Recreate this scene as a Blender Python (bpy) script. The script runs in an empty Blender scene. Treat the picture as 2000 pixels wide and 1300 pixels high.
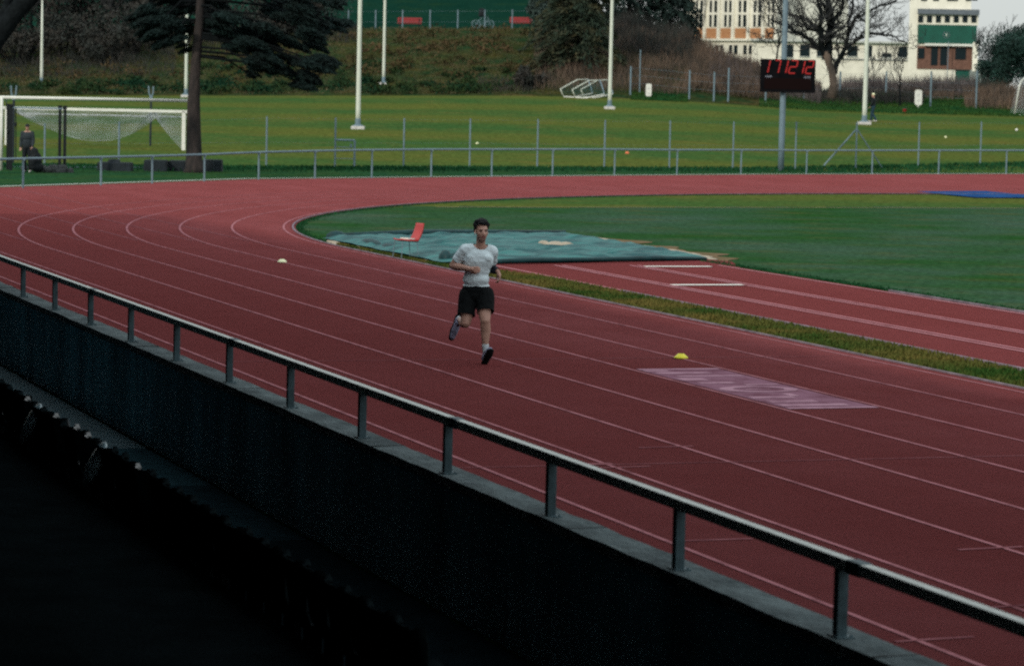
import bpy, bmesh, math, random
import numpy as np
from mathutils import Vector, Matrix, Euler, geometry, noise
random.seed(7); RNG = np.random.default_rng(11)
PI = math.pi
S = bpy.context.scene
COL = S.collection

# ------------------------------------------------------------------ camera
FPX, YAW, PITCH, ROLL, EYE = 5905.55, .3333, .0808, .0216, 3.4198      # focal length in px of a 2000 px wide frame
CY, SY = math.cos(YAW), math.sin(YAW)
fw = Vector((SY*math.cos(PITCH), CY*math.cos(PITCH), -math.sin(PITCH)))
r0 = Vector((CY, -SY, 0)); u0 = r0.cross(fw)
rt = r0*math.cos(ROLL) + u0*math.sin(ROLL); up = u0*math.cos(ROLL) - r0*math.sin(ROLL)
cam_d = bpy.data.cameras.new('camera'); cam = bpy.data.objects.new('camera', cam_d); COL.objects.link(cam)
M = Matrix((rt, up, -fw)).transposed().to_4x4(); M.translation = (0, 0, EYE); cam.matrix_world = M
cam_d.sensor_width = 36; cam_d.lens = FPX/2000*36; cam_d.clip_start = .1; cam_d.clip_end = 3000
cam_d.dof.use_dof = True; cam_d.dof.focus_distance = 37.6; cam_d.dof.aperture_fstop = 4.2
S.camera = cam
EYEV = Vector((0, 0, EYE))

def ray(px, py): return fw*FPX + rt*(px-1000) - up*(py-650)
def at_z(px, py, z=0.):
    d = ray(px, py); return EYEV + d*((z-EYE)/d.z)
def at_v(px, py, v):
    d = ray(px, py); return EYEV + d*(v/(d.x*SY+d.y*CY))
def uv(p): return p[0]*CY-p[1]*SY, p[0]*SY+p[1]*CY
def xy(u, v): return u*CY+v*SY, -u*SY+v*CY
def hz(x): return 171.83+.02168*(x-1000)

# ------------------------------------------------------------------ terrain heights
E_X = [-400, 400, 1000, 1150, 1300, 1450, 1600, 1700, 2000, 2400]
E_R = [187, 187, 187, 190, 196, 206, 216, 219, 227, 236]
T_X = [-400, 20, 264, 500, 700, 1035, 1200, 1340, 1400, 1440, 1500, 1560, 1620, 1700, 1800, 1900, 2000, 2400]
T_R = [96, 80, 66, 59, 57, 56, 62, 86, 108, 124, 146, 178, 179, 178, 182, 180, 180, 186]
VE, VT = 205., 232.
def clamp(a, lo, hi): return max(lo, min(hi, a))
def sm(a): a = clamp(a, 0, 1); return a*a*(3-2*a)
def vfence(u): return 131.+.5*clamp(u, -30, 45)
def tz(u, v):
    vf = vfence(u)
    if v <= vf: return -.03
    xe = 1000+FPX*u/VE; ze = EYE-(np.interp(xe, E_X, E_R)-hz(xe))*VE/FPX
    if v <= VE: return -.03+(ze+.03)*(v-vf)/(VE-vf)
    xt = 1000+FPX*u/VT; zt = EYE-(np.interp(xt, T_X, T_R)-hz(xt))*VT/FPX
    n = noise.noise(Vector((u*.25, v*.25, 1.3)))*.28
    if v <= VT:
        a = (v-VE)/(VT-VE); return ze+(zt-ze)*(a*.75+.25*sm(a)) + n*math.sin(PI*a)
    if v <= 240: return zt
    xh = 1000+FPX*u/240
    return zt + (.24*sm((1230-xh)/190))*(min(v, 330)-240)
def ground(p):
    u, v = uv(p); return tz(u, v)
def hit(px, py, v0=20., v1=330.):
    d = ray(px, py); d = d/(d.x*SY+d.y*CY); v = v0
    while v < v1:
        p = EYEV+d*v
        if p.z <= max(ground(p), -.03): 
            a, b = v-1, v
            for _ in range(12):
                m = (a+b)/2; p = EYEV+d*m
                if p.z <= ground(p): b = m
                else: a = m
            return EYEV+d*b
        v += 1
    return EYEV+d*v1
def onground(px, v):
    p = at_v(px, 300, v); return Vector((p.x, p.y, ground(p)))

# ------------------------------------------------------------------ helpers
def link(name, me, parent=None, loc=None):
    o = bpy.data.objects.new(name, me); COL.objects.link(o)
    if parent is not None: o.parent = parent
    if loc is not None: o.location = loc
    return o
def tag(o, label=None, cat=None, group=None, kind=None):
    if label: o['label'] = label
    if cat: o['category'] = cat
    if group: o['group'] = group
    if kind: o['kind'] = kind
    return o
def thing(name, label, cat, loc=(0, 0, 0), rz=0., group=None):
    o = bpy.data.objects.new(name, None); COL.objects.link(o); o.location = loc; o.rotation_euler = (0, 0, rz)
    o.empty_display_size = .2
    return tag(o, label, cat, group)
def copy_tree(o, parent=None):
    c = o.copy(); COL.objects.link(c)
    if parent is not None: c.parent = parent
    for ch in list(o.children): copy_tree(ch, c)
    return c
FACE = -YAW        # rotation that turns local +x to camera right and local +y straight away from it

class MB:
    def __init__(s): s.v = []; s.f = []; s.m = []
    def add(s, vs, fs, mi=0):
        b = len(s.v); s.v += [tuple(x) for x in vs]; s.f += [tuple(i+b for i in f) for f in fs]; s.m += [mi]*len(fs)
    def box(s, c, d, rot=None, mi=0, taper=1.):
        x, y, z = d[0]/2, d[1]/2, d[2]/2; R = rot.to_matrix() if rot is not None else None
        vs = []
        for k in (-1, 1):
            t = taper if k > 0 else 1
            for i, j in ((-1, -1), (1, -1), (1, 1), (-1, 1)):
                p = Vector((i*x*t, j*y*t, k*z)); p = R @ p if R else p; vs.append(p+Vector(c))
        s.add(vs, [(3, 2, 1, 0), (4, 5, 6, 7), (0, 1, 5, 4), (1, 2, 6, 5), (2, 3, 7, 6), (3, 0, 4, 7)], mi); return s
    def bar(s, a, b, w, h=None, mi=0):
        a, b = Vector(a), Vector(b); d = b-a; L = d.length
        q = d.to_track_quat('X', 'Z'); s.box((a+b)/2, (L, w, h or w), q.to_euler(), mi); return s
    def tube(s, pts, rad, n=8, cap=True, mi=0):
        pts = [Vector(p) for p in pts]; N = len(pts)
        if not hasattr(rad, '__len__'): rad = [rad]*N
        vs = []; ref = None
        for i, p in enumerate(pts):
            t = (pts[min(i+1, N-1)]-pts[max(i-1, 0)])
            t = t.normalized() if t.length > 1e-9 else Vector((0, 0, 1))
            if ref is None: ref = Vector((0, 0, 1)) if abs(t.z) < .9 else Vector((1, 0, 0))
            a = t.cross(ref).normalized(); b = t.cross(a); ref = -t.cross(a).cross(t).cross(t) if False else ref
            for k in range(n):
                an = 2*PI*k/n; vs.append(p+(a*math.cos(an)+b*math.sin(an))*rad[i])
        fs = [(i*n+k, i*n+(k+1) % n, (i+1)*n+(k+1) % n, (i+1)*n+k) for i in range(N-1) for k in range(n)]
        if cap: fs += [tuple(range(n-1, -1, -1)), tuple((N-1)*n+k for k in range(n))]
        s.add(vs, fs, mi); return s
    def lathe(s, prof, n=20, c=(0, 0, 0), mi=0):
        vs = [(c[0]+r*math.cos(2*PI*k/n), c[1]+r*math.sin(2*PI*k/n), c[2]+z) for r, z in prof for k in range(n)]
        N = len(prof)
        fs = [(i*n+k, i*n+(k+1) % n, (i+1)*n+(k+1) % n, (i+1)*n+k) for i in range(N-1) for k in range(n)]
        fs += [tuple(range(n-1, -1, -1)), tuple((N-1)*n+k for k in range(n))]
        s.add(vs, fs, mi); return s
    def grid(s, fn, nu, nv, mi=0):
        vs = [fn(i/nu, j/nv) for j in range(nv+1) for i in range(nu+1)]
        fs = [(j*(nu+1)+i, j*(nu+1)+i+1, (j+1)*(nu+1)+i+1, (j+1)*(nu+1)+i) for j in range(nv) for i in range(nu)]
        s.add(vs, fs, mi); return s
    def flat(s, poly, z, mi=0):
        tri = geometry.tessellate_polygon([[Vector((p[0], p[1], 0)) for p in poly]])
        vs = [(p[0], p[1], z) for p in poly]; out = []
        for t in tri:
            a, b, c = (Vector(vs[i]) for i in t)
            out.append(t if (b-a).cross(c-a).z > 0 else (t[0], t[2], t[1]))
        s.add(vs, out, mi); return s
    def sphere(s, c, r, n=12, mi=0, rot=None):
        if not hasattr(r, '__len__'): r = (r, r, r)
        m = n//2; vs = []; R = rot.to_matrix() if rot is not None else None
        for i in range(m+1):
            th = PI*i/m
            for k in range(n):
                p = Vector((r[0]*math.sin(th)*math.cos(2*PI*k/n), r[1]*math.sin(th)*math.sin(2*PI*k/n), r[2]*math.cos(th)))
                if R: p = R @ p
                vs.append(p+Vector(c))
        fs = [(i*n+k, (i+1)*n+k, (i+1)*n+(k+1) % n, i*n+(k+1) % n) for i in range(m) for k in range(n)]
        s.add(vs, fs, mi); return s
    def mesh(s, name):
        me = bpy.data.meshes.new(name); me.from_pydata(s.v, [], s.f); me.update(); return me
    def build(s, name, mats, parent=None, smooth=False, loc=None, bevel=0.):
        me = s.mesh(name)
        if not isinstance(mats, (list, tuple)): mats = [mats]
        for m in mats: me.materials.append(m)
        if len(mats) > 1: me.polygons.foreach_set('material_index', s.m)
        if smooth: me.polygons.foreach_set('use_smooth', [True]*len(me.polygons))
        if bevel:
            bm = bmesh.new(); bm.from_mesh(me)
            bmesh.ops.remove_doubles(bm, verts=bm.verts, dist=1e-5)
            ed = [e for e in bm.edges if len(e.link_faces) == 2 and e.calc_face_angle(0) > .6]
            bmesh.ops.bevel(bm, geom=ed, offset=bevel, segments=2, affect='EDGES', profile=.6)
            bm.to_mesh(me); bm.free()
        return link(name, me, parent, loc)

def cards(name, P, D, L, W, mat, parent=None, loc=None):
    """many small leaf blades: centre P, direction D (n,3), length L, width W"""
    n = len(P); P = np.asarray(P, float); D = np.asarray(D, float)
    D = D/(np.linalg.norm(D, axis=1, keepdims=True)+1e-9)
    R = RNG.normal(size=(n, 3)); W_ = np.cross(D, R); W_ /= np.linalg.norm(W_, axis=1, keepdims=True)+1e-9
    L = np.broadcast_to(np.asarray(L, float), (n,))[:, None]; W = np.broadcast_to(np.asarray(W, float), (n,))[:, None]
    a = P-D*L*.5; b = P+D*L*.5; m = P+D*L*.05
    V = np.stack([a, m+W_*W*.5, b, m-W_*W*.5], 1).reshape(-1, 3)
    me = bpy.data.meshes.new(name); me.vertices.add(4*n); me.vertices.foreach_set('co', V.ravel())
    me.loops.add(4*n); me.loops.foreach_set('vertex_index', np.arange(4*n, dtype=np.int32))
    me.polygons.add(n); me.polygons.foreach_set('loop_start', np.arange(0, 4*n, 4, dtype=np.int32))
    me.polygons.foreach_set('loop_total', np.full(n, 4, dtype=np.int32))
    me.update(calc_edges=True); me.validate(); me.materials.append(mat)
    return link(name, me, parent, loc)

# ------------------------------------------------------------------ materials
def mat(name, col, rough=.7, metal=0., var=.0, vscale=4., bump=0., bscale=30., col2=None, stretch=None, emit=None, estr=1., spec=.25, lo=.35, hi=.65, coat=0.):
    m = bpy.data.materials.new(name); m.use_nodes = True; nt = m.node_tree; N = nt.nodes; L = nt.links
    b = N['Principled BSDF']; b.inputs['Roughness'].default_value = rough; b.inputs['Metallic'].default_value = metal
    b.inputs['Specular IOR Level'].default_value = spec
    if coat: b.inputs['Coat Weight'].default_value = coat
    b.inputs['Base Color'].default_value = (*col, 1)
    tc = N.new('ShaderNodeTexCoord'); mp = N.new('ShaderNodeMapping'); L.new(tc.outputs['Object'], mp.inputs[0])
    if stretch: mp.inputs['Scale'].default_value = stretch
    if var or col2:
        n = N.new('ShaderNodeTexNoise'); n.inputs['Scale'].default_value = vscale; n.inputs['Detail'].default_value = 6; n.inputs['Roughness'].default_value = .65
        L.new(mp.outputs[0], n.inputs['Vector'])
        rp = N.new('ShaderNodeValToRGB'); L.new(n.outputs['Fac'], rp.inputs[0])
        c2 = col2 or tuple(min(1, c*(1+var)) for c in col); c1 = col if col2 else tuple(c*(1-var) for c in col)
        rp.color_ramp.elements[0].position = lo; rp.color_ramp.elements[1].position = hi
        rp.color_ramp.elements[0].color = (*c1, 1); rp.color_ramp.elements[1].color = (*c2, 1)
        L.new(rp.outputs[0], b.inputs['Base Color'])
    if bump:
        n2 = N.new('ShaderNodeTexNoise'); n2.inputs['Scale'].default_value = bscale; n2.inputs['Detail'].default_value = 4
        L.new(mp.outputs[0], n2.inputs['Vector'])
        bp = N.new('ShaderNodeBump'); bp.inputs['Strength'].default_value = bump; bp.inputs['Distance'].default_value = .05
        L.new(n2.outputs['Fac'], bp.inputs['Height']); L.new(bp.outputs[0], b.inputs['Normal'])
    if emit:
        b.inputs['Emission Color'].default_value = (*emit, 1); b.inputs['Emission Strength'].default_value = estr
    return m

def grass_mat(name, ca, cb, cc, stripes=None, big=.12, fine=9., rough=.85):
    """ca/cb: two greens, cc: dry colour; stripes: period in m along the local y (mowing bands)"""
    m = bpy.data.materials.new(name); m.use_nodes = True; nt = m.node_tree; N = nt.nodes; L = nt.links
    b = N['Principled BSDF']; b.inputs['Roughness'].default_value = 1.; b.inputs['Specular IOR Level'].default_value = 0.
    tc = N.new('ShaderNodeTexCoord')
    def nz(sc, det=5, stretch=(1, 1, 1)):
        mp = N.new('ShaderNodeMapping'); mp.inputs['Scale'].default_value = stretch; L.new(tc.outputs['Object'], mp.inputs[0])
        n = N.new('ShaderNodeTexNoise'); n.inputs['Scale'].default_value = sc; n.inputs['Detail'].default_value = det; n.inputs['Roughness'].default_value = .62
        L.new(mp.outputs[0], n.inputs['Vector']); return n.outputs['Fac']
    def ramp(fac, p0, p1):
        r = N.new('ShaderNodeMapRange'); r.inputs[1].default_value = p0; r.inputs[2].default_value = p1; r.clamp = True; L.new(fac, r.inputs[0]); return r.outputs[0]
    def mix(f, a, c2, blend='MIX'):
        x = N.new('ShaderNodeMix'); x.data_type = 'RGBA'; x.blend_type = blend
        if isinstance(f, (int, float)): x.inputs[0].default_value = f
        else: L.new(f, x.inputs[0])
        for i, c in ((6, a), (7, c2)):
            if isinstance(c, tuple): x.inputs[i].default_value = (*c, 1)
            else: L.new(c, x.inputs[i])
        return x.outputs[2]
    f1 = ramp(nz(big), .35, .65)
    if stripes:
        sx = N.new('ShaderNodeSeparateXYZ'); L.new(tc.outputs['Object'], sx.inputs[0])
        a = N.new('ShaderNodeMath'); a.operation = 'MULTIPLY'; L.new(sx.outputs['Y'], a.inputs[0]); a.inputs[1].default_value = 2*PI/stripes
        w = N.new('ShaderNodeMath'); w.operation = 'MULTIPLY_ADD'; L.new(nz(.05, 2), w.inputs[0]); w.inputs[1].default_value = 2.2; L.new(a.outputs[0], w.inputs[2])
        sn = N.new('ShaderNodeMath'); sn.operation = 'SINE'; L.new(w.outputs[0], sn.inputs[0])
        st = ramp(sn.outputs[0], -.6, .6)
        av = N.new('ShaderNodeMath'); av.operation = 'MULTIPLY_ADD'; L.new(st, av.inputs[0]); av.inputs[1].default_value = .62
        hf = N.new('ShaderNodeMath'); hf.operation = 'MULTIPLY'; L.new(f1, hf.inputs[0]); hf.inputs[1].default_value = .35
        L.new(hf.outputs[0], av.inputs[2]); f1 = av.outputs[0]
    c = mix(f1, ca, cb)
    dry = ramp(nz(.45, 6, (1, 1.6, 1)), .52, .75)
    dm = N.new('ShaderNodeMath'); dm.operation = 'MULTIPLY'; L.new(dry, dm.inputs[0]); dm.inputs[1].default_value = .75
    c = mix(dm.outputs[0], c, cc)
    sp = ramp(nz(fine, 3), .3, .7)
    v = N.new('ShaderNodeMapRange'); v.inputs[3].default_value = .52; v.inputs[4].default_value = 1.5; L.new(sp, v.inputs[0])
    x = N.new('ShaderNodeMix'); x.data_type = 'RGBA'; x.blend_type = 'MULTIPLY'; x.inputs[0].default_value = 1
    L.new(c, x.inputs[6]); L.new(v.outputs[0], x.inputs[7]); L.new(x.outputs[2], b.inputs['Base Color'])
    n2 = nz(fine*2, 3); bp = N.new('ShaderNodeBump'); bp.inputs['Strength'].default_value = .5; bp.inputs['Distance'].default_value = .06
    L.new(n2, bp.inputs['Height']); L.new(bp.outputs[0], b.inputs['Normal'])
    return m

def track_mat(name, base, worn, wear=1.):
    m = bpy.data.materials.new(name); m.use_nodes = True; nt = m.node_tree; N = nt.nodes; L = nt.links
    b = N['Principled BSDF']; b.inputs['Roughness'].default_value = .9; b.inputs['Specular IOR Level'].default_value = 0.
    b.inputs['Sheen Weight'].default_value = .5; b.inputs['Sheen Roughness'].default_value = .31; b.inputs['Sheen Tint'].default_value = (.92, .215, .215, 1)
    tc = N.new('ShaderNodeTexCoord')
    def nz(sc, det, stretch=(1, 1, 1)):
        mp = N.new('ShaderNodeMapping'); mp.inputs['Scale'].default_value = stretch; L.new(tc.outputs['Object'], mp.inputs[0])
        n = N.new('ShaderNodeTexNoise'); n.inputs['Scale'].default_value = sc; n.inputs['Detail'].default_value = det; n.inputs['Roughness'].default_value = .6
        L.new(mp.outputs[0], n.inputs['Vector']); return n.outputs['Fac']
    def rng(f, a, c, lo, hi):
        r = N.new('ShaderNodeMapRange'); r.inputs[1].default_value = a; r.inputs[2].default_value = c; r.inputs[3].default_value = lo; r.inputs[4].default_value = hi; L.new(f, r.inputs[0]); return r.outputs[0]
    x = N.new('ShaderNodeMix'); x.data_type = 'RGBA'; x.inputs[6].default_value = (*base, 1); x.inputs[7].default_value = (*worn, 1)
    L.new(rng(nz(.35, 7, (1, .18, 1)), .38, .72, 0, .75), x.inputs[0])
    y = N.new('ShaderNodeMix'); y.data_type = 'RGBA'; y.blend_type = 'MULTIPLY'; y.inputs[0].default_value = 1
    # lanes next to the kerb are worn paler
    sx = N.new('ShaderNodeSeparateXYZ'); L.new(tc.outputs['Object'], sx.inputs[0])
    lw_ = N.new('ShaderNodeMath'); lw_.operation = 'MULTIPLY'; L.new(rng(sx.outputs['X'], 13.2, 16.6, 0, 1), lw_.inputs[0]); L.new(rng(nz(.8, 6, (1, .35, 1)), .3, .62, .15*wear, 1.*wear), lw_.inputs[1])
    xw = N.new('ShaderNodeMix'); xw.data_type = 'RGBA'; L.new(lw_.outputs[0], xw.inputs[0]); L.new(x.outputs[2], xw.inputs[6]); xw.inputs[7].default_value = (worn[0]*1.9, worn[1]*1.8, worn[2]*1.85, 1); x = xw
    a = rng(nz(1.3, 7), .3, .7, .74, 1.24); c = rng(nz(42, 3), .3, .7, .62, 1.38)
    m0 = N.new('ShaderNodeMath'); m0.operation = 'MULTIPLY'; L.new(a, m0.inputs[0]); L.new(rng(nz(.16, 4, (1.6, .5, 1)), .35, .65, .78, 1.26), m0.inputs[1])
    mm = N.new('ShaderNodeMath'); mm.operation = 'MULTIPLY'; L.new(m0.outputs[0], mm.inputs[0]); L.new(c, mm.inputs[1])
    L.new(x.outputs[2], y.inputs[6]); L.new(mm.outputs[0], y.inputs[7]); L.new(y.outputs[2], b.inputs['Base Color'])
    bp = N.new('ShaderNodeBump'); bp.inputs['Strength'].default_value = .35; bp.inputs['Distance'].default_value = .01
    L.new(nz(160, 2), bp.inputs['Height']); L.new(bp.outputs[0], b.inputs['Normal'])
    return m

def line_mat(name, col, under, keep=.55):
    """worn white paint: the track shows through in scuffs"""
    m = mat(name, under, .7, col2=col, vscale=2.2, lo=keep-.28, hi=keep, bump=.2, bscale=120, spec=0.); return m

MAT = {}
MAT['track'] = track_mat('track_rubber', (.0150, .0076, .0084), (.030, .0130, .0142))
MAT['runway'] = track_mat('runway_rubber', (.019, .0085, .0098), (.034, .0135, .016), 0.)
MAT['line'] = line_mat('lane_paint', (.32, .135, .15), (.14, .054, .06), .54)
MAT['chute'] = line_mat('faded_lane_paint', (.24, .095, .105), (.11, .038, .043), .6)
MAT['kerb'] = mat('kerb_grey', (.17, .13, .155), .8, var=.35, vscale=3, spec=.05)
MAT['white'] = mat('white_paint', (.66, .66, .6), .5, var=.08, vscale=6)
MAT['infield'] = grass_mat('infield_grass', (.015, .056, .013), (.038, .073, .048), (.066, .066, .022), big=.17)
MAT['field'] = grass_mat('field_grass', (.034, .078, .022), (.074, .088, .020), (.115, .09, .026), stripes=17., fine=5.)
MAT['verge'] = grass_mat('verge_grass', (.012, .050, .024), (.024, .062, .02), (.05, .06, .016), big=.3, fine=6.)
MAT['mound'] = grass_mat('mound_grass_base', (.010, .050, .018), (.026, .062, .012), (.07, .06, .02), big=.3, fine=5.)
MAT['bank'] = grass_mat('bank_grass', (.012, .034, .014), (.042, .038, .012), (.075, .05, .024), big=.45, fine=3.)
MAT['hill'] = grass_mat('hill_grass', (.004, .024, .016), (.008, .034, .023), (.012, .034, .015), big=.09)
MAT['path'] = mat('path_gravel', (.07, .068, .06), .9, var=.25, vscale=8)
MAT['strip'] = grass_mat('strip_grass', (.038, .066, .015), (.085, .082, .018), (.16, .13, .045), big=.8, fine=14.)
MAT['concrete'] = mat('weathered_concrete', (.022, .036, .040), .9, col2=(.095, .125, .13), vscale=3.2, stretch=(1, .6, 1), bump=.5, bscale=20)
MAT['wallface'] = mat('dark_concrete', (.21, .38, .44), .9, var=.45, vscale=1.2, stretch=(1, 1, .2), bump=.3, bscale=12, spec=.05)
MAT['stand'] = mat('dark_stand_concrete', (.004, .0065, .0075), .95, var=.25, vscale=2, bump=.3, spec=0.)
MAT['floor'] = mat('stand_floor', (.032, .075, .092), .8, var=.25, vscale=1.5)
MAT['rail'] = mat('galvanised_rail', (.46, .48, .45), .6, .0, var=.15, vscale=9)
MAT['postgrey'] = mat('painted_post', (.055, .088, .10), .6, var=.3, vscale=7, spec=.15)
MAT['galv'] = mat('galvanised_tube', (.14, .20, .235), .6, .1, var=.12, vscale=5)
MAT['mast'] = mat('mast_paint', (.56, .59, .51), .5, .1, var=.06, vscale=3)
MAT['foot'] = mat('mast_footing', (.5, .48, .46), .9, var=.2, vscale=6)
MAT['black'] = mat('black_steel', (.006, .009, .011), .7, spec=.2)
MAT['seat'] = mat('seat_plastic', (.008, .013, .015), .4, spec=.4)
MAT['seatlit'] = mat('lit_seat_side', (.14, .21, .235), .3, spec=.6)  # pale tone standing in for light on two seat sides
MAT['tarp'] = mat('teal_tarpaulin', (.006, .056, .060), .5, col2=(.032, .138, .132), vscale=1.3, stretch=(.8, 2.4, 1), bump=1., bscale=2.6, spec=.06, lo=.42, hi=.6)  # stretched noise paints fold shade and ridge light into the colour
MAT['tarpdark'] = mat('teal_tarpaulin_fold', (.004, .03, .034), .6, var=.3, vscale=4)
MAT['sand'] = mat('pale_sand', (.33, .28, .215), .95, var=.2, vscale=5, bump=.5)
MAT['red'] = mat('red_plastic', (.36, .035, .034), .4, var=.08)
MAT['yellow'] = mat('yellow_plastic', (.62, .56, .03), .45)
MAT['cream'] = mat('cream_plastic', (.72, .72, .45), .45)
MAT['orange'] = mat('orange_plastic', (.6, .14, .06), .5)
MAT['led'] = mat('red_led', (.2, .01, .01), .5, emit=(1, .05, .045), estr=.17)
MAT['panel'] = mat('scoreboard_black', (.006, .006, .007), .8, var=.2, spec=0.)
MAT['dullled'] = mat('unlit_led_field', (.009, .005, .005), .8, spec=0.)
MAT['bluegrey'] = mat('faded_lettering', (.26, .27, .32), .6)
MAT['palegrey'] = mat('pale_grey_marking', (.48, .48, .46), .7)
MAT['bark'] = mat('pine_bark', (.016, .015, .015), .95, col2=(.046, .035, .032), vscale=5, stretch=(1, 1, .3), bump=.8, bscale=9)
MAT['barkdark'] = mat('dark_bark', (.009, .011, .012), .95, var=.3, vscale=5, bump=.6, bscale=9, spec=0.)
MAT['barkpale'] = mat('pale_bark', (.05, .042, .036), .95, col2=(.15, .11, .085), vscale=1.2, stretch=(1, 1, .4), bump=.6)
MAT['twig'] = mat('bare_twig', (.028, .029, .03), .95, var=.3)
MAT['needle'] = mat('pine_needle', (.0065, .0165, .0155), .9, var=.5, vscale=1.1, spec=.2)
MAT['fir'] = mat('fir_needle', (.018, .032, .02), .85, col2=(.085, .062, .026), vscale=.7, lo=.45, hi=.8, spec=.2)
MAT['firdark'] = mat('dark_fir_needle', (.014, .028, .024), .85, var=.5, vscale=.8, spec=.2)
MAT['leafgrey'] = mat('grey_green_leaf', (.036, .058, .05), .8, var=.4, vscale=.8)
MAT['ever'] = mat('evergreen_leaf', (.010, .034, .026), .75, var=.5, vscale=.8)
MAT['brush'] = mat('dry_brush', (.05, .042, .034), .95, col2=(.17, .11, .075), vscale=.5, lo=.4, hi=.7)
MAT['brushdark'] = mat('dark_brush', (.020, .025, .022), .95, col2=(.062, .048, .041), vscale=.5, lo=.4, hi=.75)
MAT['blade'] = mat('grass_blade', (.026, .062, .014), .9, col2=(.125, .10, .03), vscale=.7, lo=.36, hi=.64, spec=0.)
MAT['bladedark'] = mat('dark_grass_blade', (.013, .055, .022), .9, var=.45, vscale=2., spec=0.)
MAT['block'] = mat('dark_block', (.013, .019, .024), .85, var=.35, vscale=3, bump=.4)
MAT['gravel'] = mat('dark_rubble', (.05, .055, .055), .95, var=.4, vscale=9, bump=.6)
MAT['plaster'] = mat('white_plaster', (.76, .73, .62), .9, var=.13, vscale=.45)
MAT['plastergrey'] = mat('grey_plaster', (.5, .52, .48), .85, var=.1, vscale=.8)
MAT['brick'] = mat('orange_brick', (.36, .15, .07), .9, col2=(.50, .27, .13), vscale=2., stretch=(1, 1, 3))
MAT['brickred'] = mat('red_brick', (.15, .078, .058), .9, var=.2, vscale=2.5)
MAT['glass'] = mat('dark_window_glass', (.010, .018, .022), .3, spec=.08)
MAT['greenpanel'] = mat('green_cladding', (.006, .075, .052), .6, var=.2, vscale=.6)
MAT['slab'] = mat('grey_roof_slab', (.12, .14, .16), .8, var=.2)
MAT['netdark'] = mat('dark_net', (.03, .09, .09), .9, spec=0.)
MAT['benchred'] = mat('bench_red', (.24, .022, .024), .6, var=.1)
MAT['net'] = mat('goal_net', (.42, .45, .47), .8)
MAT['blue'] = mat('blue_matting', (.018, .06, .17), .8, var=.35, vscale=1.5, spec=0.)
MAT['skin'] = mat('skin', (.40, .22, .165), .5, var=.1, vscale=9, spec=.35)
MAT['lip'] = mat('lip', (.22, .075, .065), .5)
MAT['eye'] = mat('eye_dark', (.03, .02, .018), .3)
MAT['hair'] = mat('dark_hair', (.006, .006, .007), .75, bump=1., bscale=60)
MAT['shirt'] = mat('grey_sports_shirt', (.56, .64, .665), .9, var=.10, vscale=9, bump=.12, bscale=16, spec=0.)
MAT['shorts'] = mat('black_shorts', (.003, .004, .0045), .9, spec=.15, bump=.4, bscale=14)
MAT['sleeve'] = mat('dark_arm_sleeve', (.014, .019, .028), .8)
MAT['shoe'] = mat('lavender_shoe', (.22, .22, .31), .7, var=.35, vscale=14)
MAT['sole'] = mat('black_sole', (.008, .009, .011), .8)
MAT['sock'] = mat('white_sock', (.5, .54, .56), .85)
MAT['jacket'] = mat('dark_grey_top', (.022, .030, .036), .85)
MAT['jeans'] = mat('blue_jeans', (.012, .035, .055), .85)
MAT['paintbox'] = line_mat('worn_lavender_paint', (.21, .105, .14), (.10, .036, .048), .56)
MAT['paintmark'] = line_mat('worn_white_mark', (.35, .20, .245), (.19, .09, .12), .56)
MAT['dry'] = mat('dry_grass', (.12, .10, .035), .9, var=.3, vscale=3)

# ------------------------------------------------------------------ sky and sun
SUN_DIR = Vector((.80, .60))                     # the way shadows fall on the ground (x, y)
SUN_EL = math.radians(27.5)
W = bpy.data.worlds.new('World'); S.world = W; W.use_nodes = True; nt = W.node_tree; N = nt.nodes; L = nt.links
bg = N['Background']; sky = N.new('ShaderNodeTexSky'); sky.sky_type = 'NISHITA'; sky.sun_disc = False
sky.sun_elevation = SUN_EL; sky.sun_rotation = math.atan2(-SUN_DIR.x, -SUN_DIR.y)
sky.air_density = 1.0; sky.dust_density = 4.0; sky.ozone_density = 1.0; sky.altitude = 400
hs = N.new('ShaderNodeHueSaturation'); hs.inputs['Saturation'].default_value = .22; hs.inputs['Value'].default_value = 1.
L.new(sky.outputs[0], hs.inputs['Color'])
tcw = N.new('ShaderNodeTexCoord'); sxw = N.new('ShaderNodeSeparateXYZ'); L.new(tcw.outputs['Generated'], sxw.inputs[0])      # thin high overcast, brighter overhead
mrw = N.new('ShaderNodeMapRange'); mrw.inputs[1].default_value = 0.; mrw.inputs[2].default_value = .8; L.new(sxw.outputs['Z'], mrw.inputs[0])
mxw = N.new('ShaderNodeMix'); mxw.data_type = 'RGBA'; L.new(mrw.outputs[0], mxw.inputs[0])
mxw.inputs[6].default_value = (9.2, 9.8, 9.5, 1); mxw.inputs[7].default_value = (17.5, 19.4, 20.4, 1)
mx2 = N.new('ShaderNodeMix'); mx2.data_type = 'RGBA'; mx2.inputs[0].default_value = .8
L.new(hs.outputs[0], mx2.inputs[6]); L.new(mxw.outputs[2], mx2.inputs[7]); L.new(mx2.outputs[2], bg.inputs['Color'])
bg.inputs['Strength'].default_value = .08
sd = bpy.data.lights.new('sun', 'SUN'); sun = bpy.data.objects.new('sun', sd); COL.objects.link(sun)
sd.energy = 2.0; sd.angle = math.radians(2.); sd.color = (1, .93, .80)
d = Vector((SUN_DIR.x*math.cos(SUN_EL), SUN_DIR.y*math.cos(SUN_EL), -math.sin(SUN_EL)))
sun.rotation_euler = d.to_track_quat('-Z', 'Y').to_euler(); sun.location = (-20, -20, 40)
S.view_settings.view_transform = 'Standard'; S.view_settings.look = 'None'; S.view_settings.gamma = 1
S.view_settings.exposure = 0.
S.cycles.use_denoising = False
S.cycles.max_bounces = 6
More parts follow.
